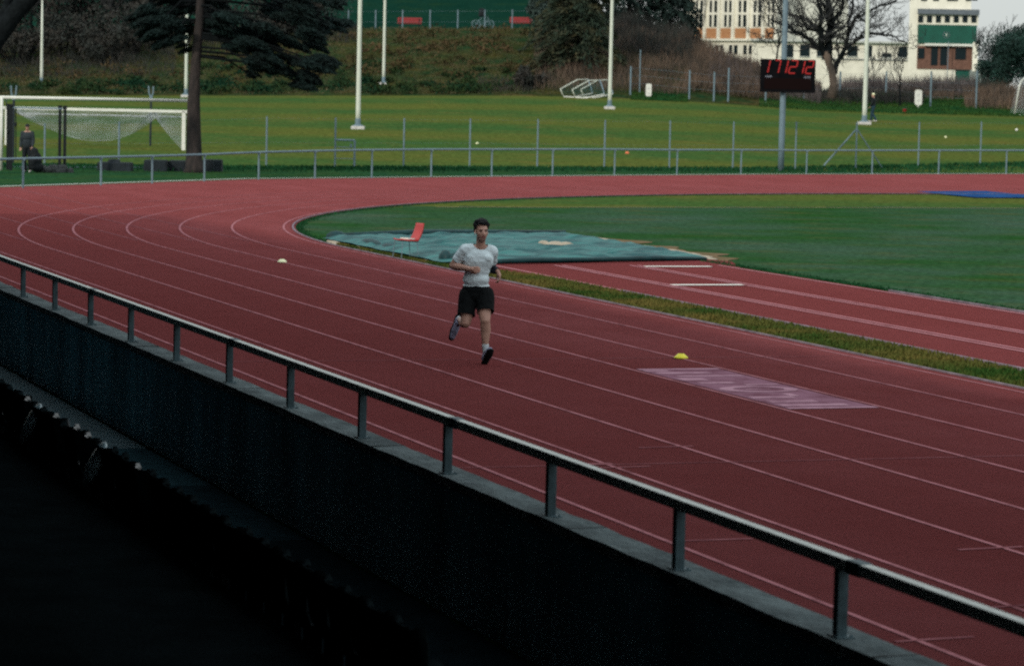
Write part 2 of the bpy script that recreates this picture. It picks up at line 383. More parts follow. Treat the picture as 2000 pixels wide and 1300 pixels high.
S.cycles.sample_clamp_indirect = .6
S.cycles.filter_width = 2.15
# ------------------------------------------------------------------ ground sheet (local axes: x to camera right, y straight away)
XB, LW, RAD, YB = 8.6347, 1.22, 36.5, 60.61
XH = XB+7*LW; CEN = Vector((XH+RAD, YB, 0))
OUT = [(6.97, -60), (6.97, 86), (15.61, 93.95), (20.65, 98.8), (26.4, 104.34), (38.17, 110.64), (51.96, 117.45), (67.2, 123.1), (95, 131)]
def rising_edge(px):                                   # outer edge of the track along a frame column
    return np.interp(px, [-300, 0, 250, 500, 1000, 1500, 2000, 2400], [377, 366, 358, 350, 345, 341, 340, 340])
us = list(np.arange(-80, 96, 1.6)); vs_ = [-60, -40, -20, -8, 0, 8, 16, 24, 32, 40, 48, 56, 64, 72] + list(np.arange(76, 116.5, 1.)) + list(np.arange(117, 252, 1.)) + list(np.arange(254, 430, 8.)) + [460, 520, 620, 800]
V = []; F = []; MI = []
for v in vs_:
    for u in us:
        s = max(1., v/230.) if v > 230 else 1.; uu = u*s
        x, y = xy(uu, v); z = tz(uu, v)
        if v < vfence(uu): 
            z = -.03
            if x < 11 and y < 66: z = -1.4*sm((11-x)/4)-.03
        V.append((uu, v, z))
nu = len(us)
for j in range(len(vs_)-1):
    for i in range(nu-1):
        F.append((j*nu+i, j*nu+i+1, (j+1)*nu+i+1, (j+1)*nu+i))
        u, v = V[j*nu+i][0]+.8, (vs_[j]+vs_[j+1])/2; x, y = xy(u, v)
        infield = (math.hypot(x-CEN.x, y-CEN.y) < RAD+6 and y >= YB) or (x > XH-2 and y < YB)
        if infield and v < 112: mi = 0 if hz(1000+FPX*u/v)+3.45*FPX/v > 403.5 else 1
        elif v < vfence(u)-.5: mi = 5
        elif v < VE: mi = 1
        elif v < VT: mi = 2
        elif v < 239 and u < 14: mi = 4
        else: mi = 3 if u < 12 else 2
        if mi == 2 and u > 17: mi = 6
        MI.append(mi)
me = bpy.data.meshes.new('ground'); me.from_pydata(V, [], F)
for k in ('infield', 'field', 'bank', 'hill', 'path', 'verge', 'mound'): me.materials.append(MAT[k])
me.polygons.foreach_set('material_index', MI); me.polygons.foreach_set('use_smooth', [True]*len(F)); me.update()
o = link('ground', me); o.rotation_euler = (0, 0, FACE); tag(o, kind='structure')

# track sheet: straight, chute and bend
def arc(R, a0, a1, n): return [(CEN.x-R*math.cos(a0+(a1-a0)*i/n), CEN.y+R*math.sin(a0+(a1-a0)*i/n)) for i in range(n+1)]
inner = arc(RAD-.28, 0, math.radians(112), 70)
poly = OUT + [(95, 108)] + inner[::-1] + [(XH+.28, -60)]
tag(MB().flat(poly, 0.).build('running_track', MAT['track']), kind='structure')
# long jump runway
tag(MB().flat([(18.62, -60), (23.62, -60), (23.62, 54.6), (24.3, 56.6), (24.1, 57.4), (17.75, 55.6), (17.7, 55.1), (18.62, 52)], -.004).build('jump_runway', MAT['runway']), kind='structure')

# painted lines
lm = MB(); Z1 = .004
def strip(pts, w, z=Z1, mi=0):
    n = len(pts); vs = []
    for i, p in enumerate(pts):
        a = Vector(pts[max(i-1, 0)]); b = Vector(pts[min(i+1, n-1)]); t = (b-a).normalized(); nn = Vector((-t.y, t.x))*w/2
        vs += [(p[0]+nn.x, p[1]+nn.y, z), (p[0]-nn.x, p[1]-nn.y, z)]
    lm.add(vs, [(2*i, 2*i+1, 2*i+3, 2*i+2) for i in range(n-1)], mi)
def outer_y(x): return np.interp(x, [p[0] for p in OUT[1:]], [p[1] for p in OUT[1:]])-.5
for k in range(-1, 8):
    x = XB+k*LW
    strip([(x, -60+4*i) for i in range(31)]+[(x, YB)], .048)
    if k < 7: strip([(x, y) for y in np.linspace(YB+3 if k > 1 else YB, outer_y(x), 14)], .055, .0035, 1)
    if k >= 2: strip(arc(RAD+(7-k)*LW, 0, math.radians(112), 90), .05)
strip([(XH-.0, -60), (XH, YB)], .02, .0045)
for x in (18.72, 19.97, 20.14, 21.55, 21.72, 23.45): strip([(x, -60+4*i) for i in range(29)]+[(x, 55.2+.02*(x-18))], .07, Z1, 2)
for y, a, b, w in ((36.0, XB-1.22, XH, .03), (25.7, XB-1.22, XB+6*LW, .03), (21.2, XB+.1, XB+.7, .05), (47.3, XB-1.22, XB+1.22, .025)):
    strip([(a+(b-a)*i/12, y) for i in range(13)], w, .0055, 1)
for y, x, w in ((25.75, 9.62, .13), (25.5, 9.9, .05), (26.9, 10.9, .05), (18.0, 9.75, .05), (20.4, 10.95, .05), (17.0, 8.75, .05), (17.9, 11.05, .05), (16.9, 11.05, .05)):
    strip([(x-.28, y-.03), (x+.05, y), (x+.3, y+.02)], w, .006, 1)
tag(lm.build('lane_lines', [MAT['line'], MAT['chute'], line_mat('runway_paint', (.40, .18, .20), (.2, .08, .09), .5)]), kind='structure')
# worn painted box with marks, two lanes in from the cone
bx0, bx1, by0, by1 = XB+4*LW+.07, XB+5*LW-.07, 29.95, 34.55
bm_ = MB().flat([(bx0, by0), (bx1, by0), (bx1, by1), (bx0, by1)], .0035)
tag(bm_.build('painted_lane_box', MAT['paintbox']), kind='structure')
pm = MB(); Z2 = .0065
def rect(a, b, c, d_): pm.flat([(bx0+(bx1-bx0)*a, by0+(by1-by0)*b), (bx0+(bx1-bx0)*c, by0+(by1-by0)*b), (bx0+(bx1-bx0)*c, by0+(by1-by0)*d_), (bx0+(bx1-bx0)*a, by0+(by1-by0)*d_)], Z2)
rect(0, .0, 1, .03); rect(0, .97, 1, 1.)
for a, b, c, d_ in ((.05, .06, .8, .1), (.08, .14, .62, .19), (.05, .24, .55, .28), (.55, .28, .66, .34), (.1, .60, .52, .64), (.55, .55, .95, .58), (.04, .68, .35, .74), (.15, .78, .95, .81), (.06, .86, .7, .9), (.0, .92, .3, .96)): rect(a, b, c, d_)
def ring(cx, cy, rx, ry, w, n=36):
    vs = []; 
    for i in range(n):
        a = 2*PI*i/n
        for k in (1, 1-w): vs.append((bx0+(bx1-bx0)*(cx+rx*k*math.cos(a)), by0+(by1-by0)*(cy+ry*k*math.sin(a)), Z2+.0006))
    pm.add(vs, [(2*i, 2*((i+1) % n), 2*((i+1) % n)+1, 2*i+1) for i in range(n)])
ring(.5, .45, .44, .075, .35); rect(.34, .44, .64, .46)
tag(pm.build('painted_lane_mark', MAT['paintmark']), kind='structure')
# blue matting laid on the far side of the bend
bl = [at_z(*q) for q in ((1788, 374), (1925, 373), (2060, 386.5), (1905, 385.5))]
tag(MB().flat([(p.x, p.y) for p in bl], .006).build('blue_surface', MAT['blue']), kind='structure')
# kerb round the infield
km = MB()
def ribbon_wall(pts, w, h, z0=-.03):
    n = len(pts); vs = []
    for i, p in enumerate(pts):
        a = Vector(pts[max(i-1, 0)]); b = Vector(pts[min(i+1, n-1)]); t = (b-a).normalized(); nn = Vector((-t.y, t.x))*w/2
        vs += [(p[0]+nn.x, p[1]+nn.y, z0), (p[0]+nn.x, p[1]+nn.y, h), (p[0]-nn.x, p[1]-nn.y, h), (p[0]-nn.x, p[1]-nn.y, z0)]
    km.add(vs, [(4*i+k, 4*i+k+1, 4*i+k+5, 4*i+k+4) for i in range(n-1) for k in range(3)])
ribbon_wall([(XH+.22, -60+4*i) for i in range(30)]+arc(RAD-.22, 0, math.radians(112), 80), .04, .02)
ribbon_wall([(18.58, -60+4*i) for i in range(28)], .06, .035); ribbon_wall([(23.62, -60+4*i) for i in range(28)], .04, .03)
o = km.build('track_kerb', MAT['kerb']); tag(o, 'low grey kerb edging the infield grass and the jump runway', 'kerb')
# grass strip between track and runway, with blades
gs = MB().flat([(XH+.27, -60), (18.55, -60), (18.55, 52), (17.72, 55.1), (17.66, 63.7), (17.45, 64.4)], -.006)
tag(gs.build('grass_strip', MAT['strip']), kind='structure')
def blades(name, pts, L_, W_, mat_, lean=.45):
    P = np.array(pts); n = len(P); D = np.concatenate([RNG.normal(0, lean, (n, 2)), np.ones((n, 1))], 1)
    ln = RNG.uniform(.6, 1.3, n)*L_; P = P.copy(); P[:, 2] += ln*.38
    return cards(name, P, D, ln, W_, mat_)
pts = []
for _ in range(26000):
    y = 16+46*random.random()**.8; x0 = XH+.29; x1 = 18.53 if y < 52 else 18.53-(y-52)*.28
    x = random.uniform(x0, max(x0+.1, min(x1, 18.53))); pts.append((x, y, -.006))
tag(blades('strip_grass', pts, .075, .022, MAT['blade']), 'short yellowish green grass blades on the strip beside the runway', 'grass', kind='stuff')
# tufts along the infield edge, and unmown grass below the far fence
pts = []
for _ in range(6000):
    y = random.uniform(36, 57); pts.append((23.66+abs(random.gauss(0, .2)), y, -.03))
for _ in range(2600):
    a = random.random()*1.2; R = RAD-.3-abs(random.gauss(0, .12)); pts.append((CEN.x-R*math.cos(a), CEN.y+R*math.sin(a), -.03))
tag(blades('edge_grass', pts, .055, .025, MAT['bladedark']), 'dark grass tufts along the edge of the infield', 'grass', kind='stuff')
pts = []
for _ in range(15000):
    px = random.uniform(-60, 2060); row = np.interp(px, [0, 520, 1000, 1500, 2000], [324, 329, 330, 332, 330])
    p = at_z(px, row+abs(random.gauss(0, 3.2))+1.5-2.5, -.03); u_, v_ = uv(p); pts.append((p.x, p.y, tz(u_, v_)))
tag(blades('unmown_grass', pts, .16, .05, MAT['bladedark']), 'dark unmown grass along the foot of the wire fence', 'grass', kind='stuff')
# pale concrete edge of the track along the far rail, and a dry line across the infield
lm = MB()
strip([(p[0]-.25, p[1]+.35) for p in OUT[1:]], .22, .012); 
tag(lm.build('edge_slabs', MAT['foot']), kind='structure')
lm = MB(); strip([(at_z(x, r).x, at_z(x, r).y) for x, r in ((850, 402.5), (1100, 403), (1400, 403.5), (1700, 404), (2060, 405))], .26, -.022)
tag(lm.build('dry_grass_line', MAT['dry']), kind='structure')

wg = MB(); MAT['worn'] = mat('worn_earth', (.085, .07, .032), .95, col2=(.17, .115, .075), vscale=1.2, spec=0.)
def ragged(pts, w0, w1):
    L_ = []; R_ = []
    for i, (x, y) in enumerate(pts):
        n1 = noise.noise(Vector((y*.9, 1.7, x)))
        L_.append((x, y)); R_.append((x+w0+(w1-w0)*max(0, .5+.8*n1), y))
    wg.flat(L_+R_[::-1], -.02)
ragged([(24.1+.012*i, 57.+.18*i) for i in range(52)], .15, 1.1)
ragged([(23.64, 30+.4*i) for i in range(66)], .02, .34)
tag(wg.build('worn_ground', MAT['worn']), kind='structure')

# ------------------------------------------------------------------ stand: wall, handrail, terrace, seats
XR = 6.79; PS = .33135*XR; WALLZ = EYE-.4170*XR; RAILZ = EYE-.3540*XR; FLOORZ = -.42
Y0 = 5.744*XR
wall = thing('parapet_wall', 'dark concrete parapet wall carrying the metal handrail beside the track', 'wall', (XR, 0, FLOORZ))
w = MB().box((.05, 20, (WALLZ-.07-FLOORZ)/2), (.2, 96, WALLZ-.07-FLOORZ)); w.build('wall_face', MAT['wallface'], wall)
def cop(s, t):   # coping with a slightly broken upper face
    prof = [(-.075, WALLZ-FLOORZ-.072), (-.075, WALLZ-FLOORZ), (-.02, WALLZ-FLOORZ), (.10, WALLZ-FLOORZ), (.185, WALLZ-FLOORZ), (.185, WALLZ-FLOORZ-.072)]
    a, z = prof[int(round(s*5))]; y = -28+96*t
    if 0 < s < 1: z += noise.noise(Vector((a*9, y*2.2, 4)))*.009; a += noise.noise(Vector((y*3, a, 9)))*.008
    return (a, y, z)
MB().grid(cop, 5, 500).build('coping', MAT['concrete'], wall)
jm = [MB().box((.055, y, WALLZ-FLOORZ-.035), (.266, .012, .078)).build('joint', MAT['black'], wall) for y in np.arange(9.2, 45, 4.5)]
rail = thing('handrail', 'grey square tube handrail with upright posts on the parapet in the foreground', 'handrail', (XR, 0, WALLZ))
MB().box((.0, 20, RAILZ-WALLZ-.033), (.066, 96, .066)).build('rail', MAT['rail'], rail, bevel=.006)
for y in np.arange(7.3, 42, 6.75): MB().box((0, y, RAILZ-WALLZ-.033), (.074, .16, .074)).build('sleeve', MAT['postgrey'], rail, bevel=.004)
for k in range(-2, 19):
    y = Y0-k*PS
    if y < -2: break
    p = MB().box((0, y, (RAILZ-WALLZ-.066)/2), (.06, .06, RAILZ-WALLZ-.064)).box((.01, y, .004), (.11, .12, .012)).box((-.03, y-.045, .012), (.016, .016, .014)).box((.045, y-.045, .012), (.016, .016, .014)).box((.045, y+.045, .012), (.016, .016, .014))
    p.build('post', MAT['postgrey'], rail, bevel=.004)
# grandstand shell: terrace, back and end walls, roof on columns (all but the terrace stand outside the frame)
gsd = thing('grandstand', 'dark concrete spectator stand with stepped terrace beside the track, under an unseen roof', 'grandstand', (0, 0, FLOORZ))
t = MB(); ys0, ys1 = -26., 67.5; ym, yl = (ys0+ys1)/2, ys1-ys0
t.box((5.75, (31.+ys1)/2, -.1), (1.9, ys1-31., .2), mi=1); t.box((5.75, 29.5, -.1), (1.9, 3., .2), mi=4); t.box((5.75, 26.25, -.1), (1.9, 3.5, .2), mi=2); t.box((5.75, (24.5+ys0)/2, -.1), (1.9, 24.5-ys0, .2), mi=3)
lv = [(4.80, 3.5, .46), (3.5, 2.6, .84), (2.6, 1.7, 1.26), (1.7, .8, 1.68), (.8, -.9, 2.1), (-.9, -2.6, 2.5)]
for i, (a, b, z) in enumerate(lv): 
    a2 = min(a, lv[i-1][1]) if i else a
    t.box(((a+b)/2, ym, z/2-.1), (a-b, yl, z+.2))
t.build('terrace', [MAT['stand'], MAT['floor'], mat('shaded_floor', (.009, .020, .025), .85, var=.25, spec=.0), mat('deep_shade_floor', (.004, .008, .010), .9, var=.25, spec=0.), mat('half_shade_floor', (.018, .042, .052), .85, var=.25, spec=0.)], gsd)  # floor darkens in steps towards the camera: shade put into the colours
RZ = 6.5-FLOORZ
MB().box((-2.75, ym, RZ/2-.1), (.3, yl, RZ)).box((-.2, ys0-.15, RZ/2-.1), (5.2, .3, RZ)).box((-.2, ys1+.15, RZ/2-.1), (5.2, .3, RZ)).build('stand_wall', MAT['stand'], gsd)
MB().box((1.65, ym, RZ+.2), (9.3, yl+.8, .35)).build('roof', mat('bounce_ceiling', (.30, .42, .46), .9, var=.15), gsd)  # unseen roof, sized for its shade and pale to bounce light into the stand
for y in (-24, -12, 66.5): MB().box((4.3, y, RZ/2+.2), (.22, .22, RZ-.5)).build('column', MAT['stand'], gsd)  # unseen columns under the unseen roof

def seat_mesh(wd=.475):
    prof = [(.40, .43, .0), (.36, .455, .2), (.25, .44, .35), (.10, .42, .45), (.02, .44, .5), (-.035, .53, .6), (-.06, .66, .7), (-.085, .78, .85), (-.10, .85, .95), (-.105, .875, 1)]
    b = MB()
    def fn(s, t):
        i = t*(len(prof)-1); k = min(int(i), len(prof)-2); f = i-k
        x = prof[k][0]*(1-f)+prof[k+1][0]*f; z = prof[k][1]*(1-f)+prof[k+1][1]*f
        e = (2*s-1); cr = 1-.3*max(0, (t-.8)/.2)**2
        side = abs(e)**3
        return (x+.07*side*(t > .45)*min(1, (t-.45)*3), e*wd/2*cr, z+.05*side*(1 if t < .5 else max(0, 1-(t-.5)*3)) - (.03*side if t > .9 else 0))
    b.grid(fn, 10, 18); me = b.mesh('shell'); 
    bm = bmesh.new(); bm.from_mesh(me); bmesh.ops.solidify(bm, geom=bm.faces[:], thickness=.014); bm.to_mesh(me); bm.free()
    me.polygons.foreach_set('use_smooth', [True]*len(me.polygons)); return me
SM_ = seat_mesh(); SM_.materials.append(MAT['seat'])
SP_ = SM_.copy(); SP_.materials.clear(); SP_.materials.append(MAT['seatlit'])
SD_ = SM_.copy(); SD_.materials.clear(); SD_.materials.append(mat('matte_seat_plastic', (.005, .008, .009), .9, spec=0.))
leg_b = MB().box((.08, 0, .2), (.05, .28, .42)).box((.02, 0, .008), (.16, .3, .016))
leg_me = leg_b.mesh('bracket'); leg_me.materials.append(MAT['black'])
def stand_seat(y, pale, label, group=None):
    s = thing('stand_seat', label, 'seat', (4.92, y, FLOORZ+.03), 0, group)
    sh_ = link('shell', SD_ if pale else SM_ if (y > 22.2 and random.random() < .45) else SD_, s)
    ty = random.gauss(0, .03)
    sh_.rotation_euler = (random.gauss(0, .02), ty, random.gauss(0, .04)); pv = Vector((0, 0, .44)); sh_.location = pv - sh_.rotation_euler.to_matrix() @ pv + Vector((0, 0, random.uniform(-.02, .01)))
    if pale: MB().sphere((-.13, .05, .70), (.05, .16, .20), 18, rot=Euler((0, .45, 0))).build('light_patch_dome', MAT['seatlit'], s, smooth=True)  # added dome standing in for light caught on the seat's curved side
    link('bracket', leg_me, s); return s
ya, yb = 27.0, 24.05; sp = (ya-yb)/6
for i in range(-7, 24):
    y = ya-i*sp
    if i in (0, 6):
        stand_seat(y, True, 'black stand seat with an added pale light patch, ' + ('farther of the two pale ones' if i == 0 else 'nearer of the two pale ones'))
    else:
        stand_seat(y, False, 'black plastic bucket seat in the dark front row of the stand', 'black seats in the front row')
#PART3
# ------------------------------------------------------------------ long jump pit cover, sand, chair, cones, boards
def tarp(s, t):
    a = Vector((17.72, 55.25)); b = Vector((23.95, 57.05)); c = Vector((24.2, 66.0)); d_ = Vector((17.68, 63.9))
    p = a*(1-s)*(1-t)+b*s*(1-t)+c*s*t+d_*(1-s)*t
    n1 = noise.noise(Vector((p.x*.55, p.y*.5, 2.)))*.05; n2 = noise.noise(Vector((p.x*1.3+p.y*.9, p.y*2.6-p.x*.5, 7.)))*.06
    n3 = abs(noise.noise(Vector((p.x*2.2, p.y*1.1, 3.))))*.07; e = min(s, 1-s, t, 1-t)
    k = min(1, e/.05); jx = noise.noise(Vector((p.y*.8, 1, 3)))*.12*(1-k); jy = noise.noise(Vector((p.x*.8, 5, 3)))*.16*(1-k)
    return (p.x+jx, p.y+jy, .03+.09*k+k*(n1+n2+n3)+(1-k)*.03)
pc = thing('pit_cover', 'wrinkled teal tarpaulin spread over the long jump sand pit', 'pit cover', (0, 0, 0))
MB().grid(tarp, 70, 90).build('tarpaulin', MAT['tarp'], pc, smooth=True)
fo = MB()
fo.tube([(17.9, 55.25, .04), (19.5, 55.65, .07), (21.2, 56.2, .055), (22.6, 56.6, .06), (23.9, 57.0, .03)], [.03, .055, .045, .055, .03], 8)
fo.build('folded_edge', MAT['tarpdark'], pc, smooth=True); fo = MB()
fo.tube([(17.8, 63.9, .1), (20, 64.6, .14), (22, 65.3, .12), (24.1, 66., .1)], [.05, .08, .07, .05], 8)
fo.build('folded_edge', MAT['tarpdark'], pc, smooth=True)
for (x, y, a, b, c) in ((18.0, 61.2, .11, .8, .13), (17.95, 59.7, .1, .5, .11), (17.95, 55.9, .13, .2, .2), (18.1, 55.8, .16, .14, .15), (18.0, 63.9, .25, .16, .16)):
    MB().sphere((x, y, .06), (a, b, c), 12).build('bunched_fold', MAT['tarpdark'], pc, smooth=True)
def sandheap(label, spots, group=None):
    b = MB()
    for (x, y, a, c, h) in spots:
        n = 10
        for _ in range(7): b.sphere((x+random.gauss(0, a*.4), y+random.gauss(0, c*.4), -.01), (a*random.uniform(.3, .6), c*random.uniform(.3, .6), h*random.uniform(.5, 1)), n)
    o = b.build('sand_spill', MAT['sand'], None, smooth=True); tag(o, label, 'sand', kind='stuff')
sandheap('pale sand spilled along the left edge of the pit cover', [(17.66, 62.6, .14, .9, .07), (17.66, 61.2, .1, .9, .05), (17.64, 56.6, .1, .5, .05), (17.64, 58.3, .08, .3, .05)])
sandheap('pale sand spilled along the far right edge of the pit cover', [(24.5, 65.2, .3, .9, .03), (24.45, 64.2, .4, .7, .035), (24.5, 63.3, .3, .8, .03), (24.4, 62.2, .35, .9, .04), (24.5, 61.4, .3, .7, .03), (24.45, 60.5, .4, .8, .035), (24.4, 59.6, .35, .9, .03), (24.35, 58.6, .28, .8, .03), (24.2, 57.8, .2, .5, .025)])
p = hit(1085, 492); b = MB(); 
for dx, dy, a, c in ((0, 0, .2, .3), (-.16, .3, .12, .25), (.15, -.2, .2, .14)): b.sphere((p.x+dx, p.y+dy, .1), (a, c, .1), 14)
tag(b.build('sand_patch', MAT['sand'], None, smooth=True), 'pale sand lying on top of the teal pit cover', 'sand', kind='stuff')

cp = at_z(797, 500, .05); ch = thing('chair', 'red chair with thin metal legs standing on the pit cover', 'chair', (cp.x, cp.y, .03), FACE+.55); ch.scale = (.8, .8, .76)
# seat runs to camera left, back at camera right; local x right
MB().grid(lambda s, t: (-.30+.46*s, -.22+.44*t, .46-.03*s+.02*(2*t-1)**2+(.02 if s < .1 else 0)), 6, 6).build('seat', MAT['red'], ch, smooth=True).modifiers.new('t', 'SOLIDIFY').thickness = .035
MB().grid(lambda s, t: (.14+.17*s+.0*t+.03*math.sin(s*PI), (-.21+.42*t)*(1-.12*s*s), .43+.46*s), 8, 6).build('backrest', MAT['red'], ch, smooth=True).modifiers.new('t', 'SOLIDIFY').thickness = .035
MB().box((-.02, .0, .485), (.22, .3, .03), Euler((0, .05, .2))).build('paper', MAT['white'], ch)
for (a, b_) in (((-.27, -.19), (-.31, -.22)), ((-.27, .19), (-.31, .22)), ((.13, -.19), (.18, -.22)), ((.13, .19), (.18, .22))):
    MB().tube([(a[0], a[1], .44), (b_[0], b_[1], 0)], .011, 8).build('leg', MAT['galv'], ch)

def cone(px, py, m, label):
    p = at_z(px, py, 0.); c = thing('marker_cone', label, 'cone', (p.x, p.y, 0), 0, None)
    R = .092
    MB().lathe([(R, .004), (R, .018), (R*.93, .024), (R*.45, .062), (R*.36, .065), (R*.34, .06), (R*.42, .055), (R*.88, .012)], 28).build('body', m, c, smooth=True)
cone(551, 512.5, MAT['cream'], 'pale cream saucer cone on the track beyond the runner')
cone(1330, 700, MAT['yellow'], 'bright yellow saucer cone on the lane line in front of the painted box')
for (x0, x1, y, lb) in ((21.72, 23.1, 54.75, 'white takeoff board nearest the teal pit cover'), (20.16, 21.52, 49.5, 'white takeoff board farther from the pit cover, on the runway')):
    b = MB().box(((x0+x1)/2, y+.12, .003), (x1-x0, .2, .012)); b.box(((x0+x1)/2, y-.03, .002), (x1-x0, .09, .01), mi=1)
    tag(b.build('takeoff_board', [MAT['white'], MAT['track']]), lb, 'takeoff board')

# ------------------------------------------------------------------ far rail round the bend
fr = [(-60, 370, 312.5), (45, 367.5, 310), (197, 362, 307), (297, 358.5, 305), (399, 354.5, 302), (505, 351, 297.5), (615, 349, 295), (726, 347, 293), (842, 345.5, 292), (960, 344, 292), (1079, 343, 292), (1200, 341.5, 292), (1322, 340.5, 293), (1447, 339.5, 293), (1575, 339, 294), (1703, 339, 294), (1833, 339, 294), (1965, 339, 294), (2100, 339.5, 294.5)]
B = [at_z(x, yb, 0) for x, yb, yt in fr]
b0 = B[0]; far = thing('far_rail', 'low grey tube rail with posts round the outside of the bend', 'rail', b0)
T = []
for (x, yb, yt), q in zip(fr, B):
    s = FPX/uv(q)[1]; h = (yb-yt)/s; T.append(Vector((q.x, q.y, h))-b0)
    MB().tube([q-b0+Vector((0, 0, -.05)), q-b0+Vector((0, 0, h))], .035, 8).box(tuple(q-b0+Vector((0, 0, h-.02))), (.1, .1, .07)).build('post', MAT['galv'], far)
MB().tube(T, .038, 8).build('rail', MAT['galv'], far)

# ------------------------------------------------------------------ wire fence behind it
fp = [(-58, 318, 243), (87, 320, 241), (232, 324, 238), (376, 326, 233), (520, 328, 228), (654, 328.5, 230), (788, 327.5, 231), (917, 328, 232), (1049, 330, 233), (1180, 330.5, 235), (1307, 331, 236), (1431, 331.5, 238), (1553, 333, 238), (1671, 332, 239), (1793, 331, 238.5), (1914, 329.5, 238), (2036, 328, 238)]
wb = hit(*fp[0][:2]); wf = thing('wire_fence', 'tall wire fence of thin grey posts between the track and the playing field', 'fence', wb)
PB = []
for x, yb, yt in fp:
    q = at_z(x, yb, -.03); v = uv(q)[1]; h = (yb-yt)/(FPX/v); PB.append((q-wb, h))
    b = MB().tube([q-wb+Vector((0, 0, -.1)), q-wb+Vector((0, 0, h))], .038, 8)
    b.build('post', MAT['galv'], wf)
b = MB()
for z in (.03, .5, .97):
    b.tube([q+Vector((0, 0, h*z)) for q, h in PB], .002, 4)
b.build('tension_wire', MAT['galv'], wf)
q, h = PB[13]; rtv = Vector((CY, -SY, 0)); fwv = Vector((SY, CY, 0))
for s in (-1, 1): MB().tube([q+Vector((0, 0, h*.86)), q+rtv*s*(1.62 if s < 0 else 1.42)+fwv*(.0 if s < 0 else 1.0)+Vector((0, 0, .0))], .038 if s < 0 else .03, 8).build('brace', MAT['galv'], wf)
# gate leaf in the fence
q = at_z(692, 329.5, -.03)-wb; q0 = PB[5][0]; h = 1.16
g = MB().tube([q, q+Vector((0, 0, h))], .045, 8).tube([q+Vector((0, 0, h)), q0+Vector((0, 0, h))], .04, 8)
g.tube([q+Vector((0, 0, h*.75)), q0+Vector((0, 0, h*.75))], .02, 6).tube([q+Vector((0, 0, h*.35)), q0+Vector((0, 0, h*.35))], .015, 6)
g.box(tuple(q+Vector((-.16, 0, h*.82))), (.07, .05, .14)); g.build('gate', MAT['galv'], wf)

# ------------------------------------------------------------------ floodlight masts
def mast(px, pb, w_px, lean, label, hgt=15., arm=True):
    p = hit(px, pb) if pb > 185 else None
    if p is None: p = hit(px, pb, 206)
    v = uv(p)[1]; r = w_px/2*v/FPX
    t = thing('floodlight_mast', label, 'mast', p, FACE, 'white floodlight masts round the playing field')
    MB().lathe([(r, .1), (r*1.0, 1.), (r*.8, hgt*.55), (r*.5, hgt)], 18).build('pole', MAT['mast'], t, smooth=True)
    MB().lathe([(r*2.1, .12), (r*2.1, .2), (r*1.15, .24), (r*1.15, .5), (r*1.02, .55)], 16).build('flange', MAT['galv'], t)
    MB().box((0, 0, .0), (r*5.6, r*5.0, .3)).build('footing', MAT['foot'], t, bevel=.03)
    b = MB().box((0, 0, hgt), (1.6, .1, .1))
    for x in (-.6, 0, .6): b.box((x, -.15, hgt+.25), (.42, .2, .36), Euler((-.5, 0, 0)))
    b.build('lamp_bank', MAT['galv'], t)
mast(699, 252, 9.3, 0, 'white floodlight mast rising from the middle of the field, thickest in view')
mast(1190.5, 213, 7.4, 0, 'white floodlight mast standing between the small tilted goals and the white sign board')
mast(1688, 243, 9.0, 0, 'white floodlight mast with a broad pale footing beside the walker in jeans')
mast(749, 166, 6.0, 0, 'slender white mast on the grassy bank below the red bench')
mast(81, 168, 6.0, 0, 'short white mast on the bank beside the leaning trunk', hgt=6.2)
mast(363, 190, 6.4, 0, 'white mast partly hidden behind the dark pine')

# ------------------------------------------------------------------ scoreboard
p = at_z(1525, 335, -.03); v = uv(p)[1]; k = v/FPX
def zrow(px, row, v): return EYE+(hz(px)-row)*v/FPX
sb = thing('scoreboard', 'black electronic clock board with red digits on a grey pole', 'scoreboard', p, FACE)
pz = lambda row: zrow(1530, row, v)-p.z
MB().lathe([(.14, -.1), (.135, 1.5), (.11, pz(0)+1), (.1, pz(0)+1.2)], 16).build('pole', MAT['galv'], sb, smooth=True)
x0, x1 = (1479-1525)*k, (1585.5-1525)*k; z0, z1 = pz(181), pz(117)
pn = MB().box(((x0+x1)/2, -.25, (z0+z1)/2), (x1-x0, .2, z1-z0)).build('panel', MAT['panel'], sb, bevel=.012)
MB().box(((x0+x1)/2, -.354, (z0+z1)/2-(z1-z0)*.24), ((x1-x0)*.86, .006, (z1-z0)*.34)).build('unlit_field', MAT['dullled'], sb)
SEG = {'a': (0, 1, 1, 1), 'b': (1, .5, 1, 1), 'c': (1, 0, 1, .5), 'd': (0, 0, 1, 0), 'e': (0, 0, 0, .5), 'f': (0, .5, 0, 1), 'g': (0, .5, 1, .5)}
DIG = {'1': 'bc', '7': 'abc', '2': 'abged'}
def digit(ch_, cx, w, zb, h):
    b = MB()
    for s in DIG[ch_]:
        a0, c0, a1, c1 = SEG[s]; th = .055
        sh = lambda a, c: (cx+(a-.5)*w+(c-.5)*h*.2, -.362, zb+c*h)
        A, C = Vector(sh(a0, c0)), Vector(sh(a1, c1)); d_ = (C-A).normalized()*.012
        b.bar(A+d_, C-d_, .02, th)
    o = b.build('digit', MAT['led'], sb)
zb, hh = pz(143.5), (143.5-119)*k
for ch_, cx, w in (('1', 1491, 8), ('7', 1510, 11), ('1', 1526, 8), ('2', 1542, 13), ('1', 1559, 7), ('2', 1574, 12)):
    digit(ch_, (cx-1525)*k, w*k, zb, hh)
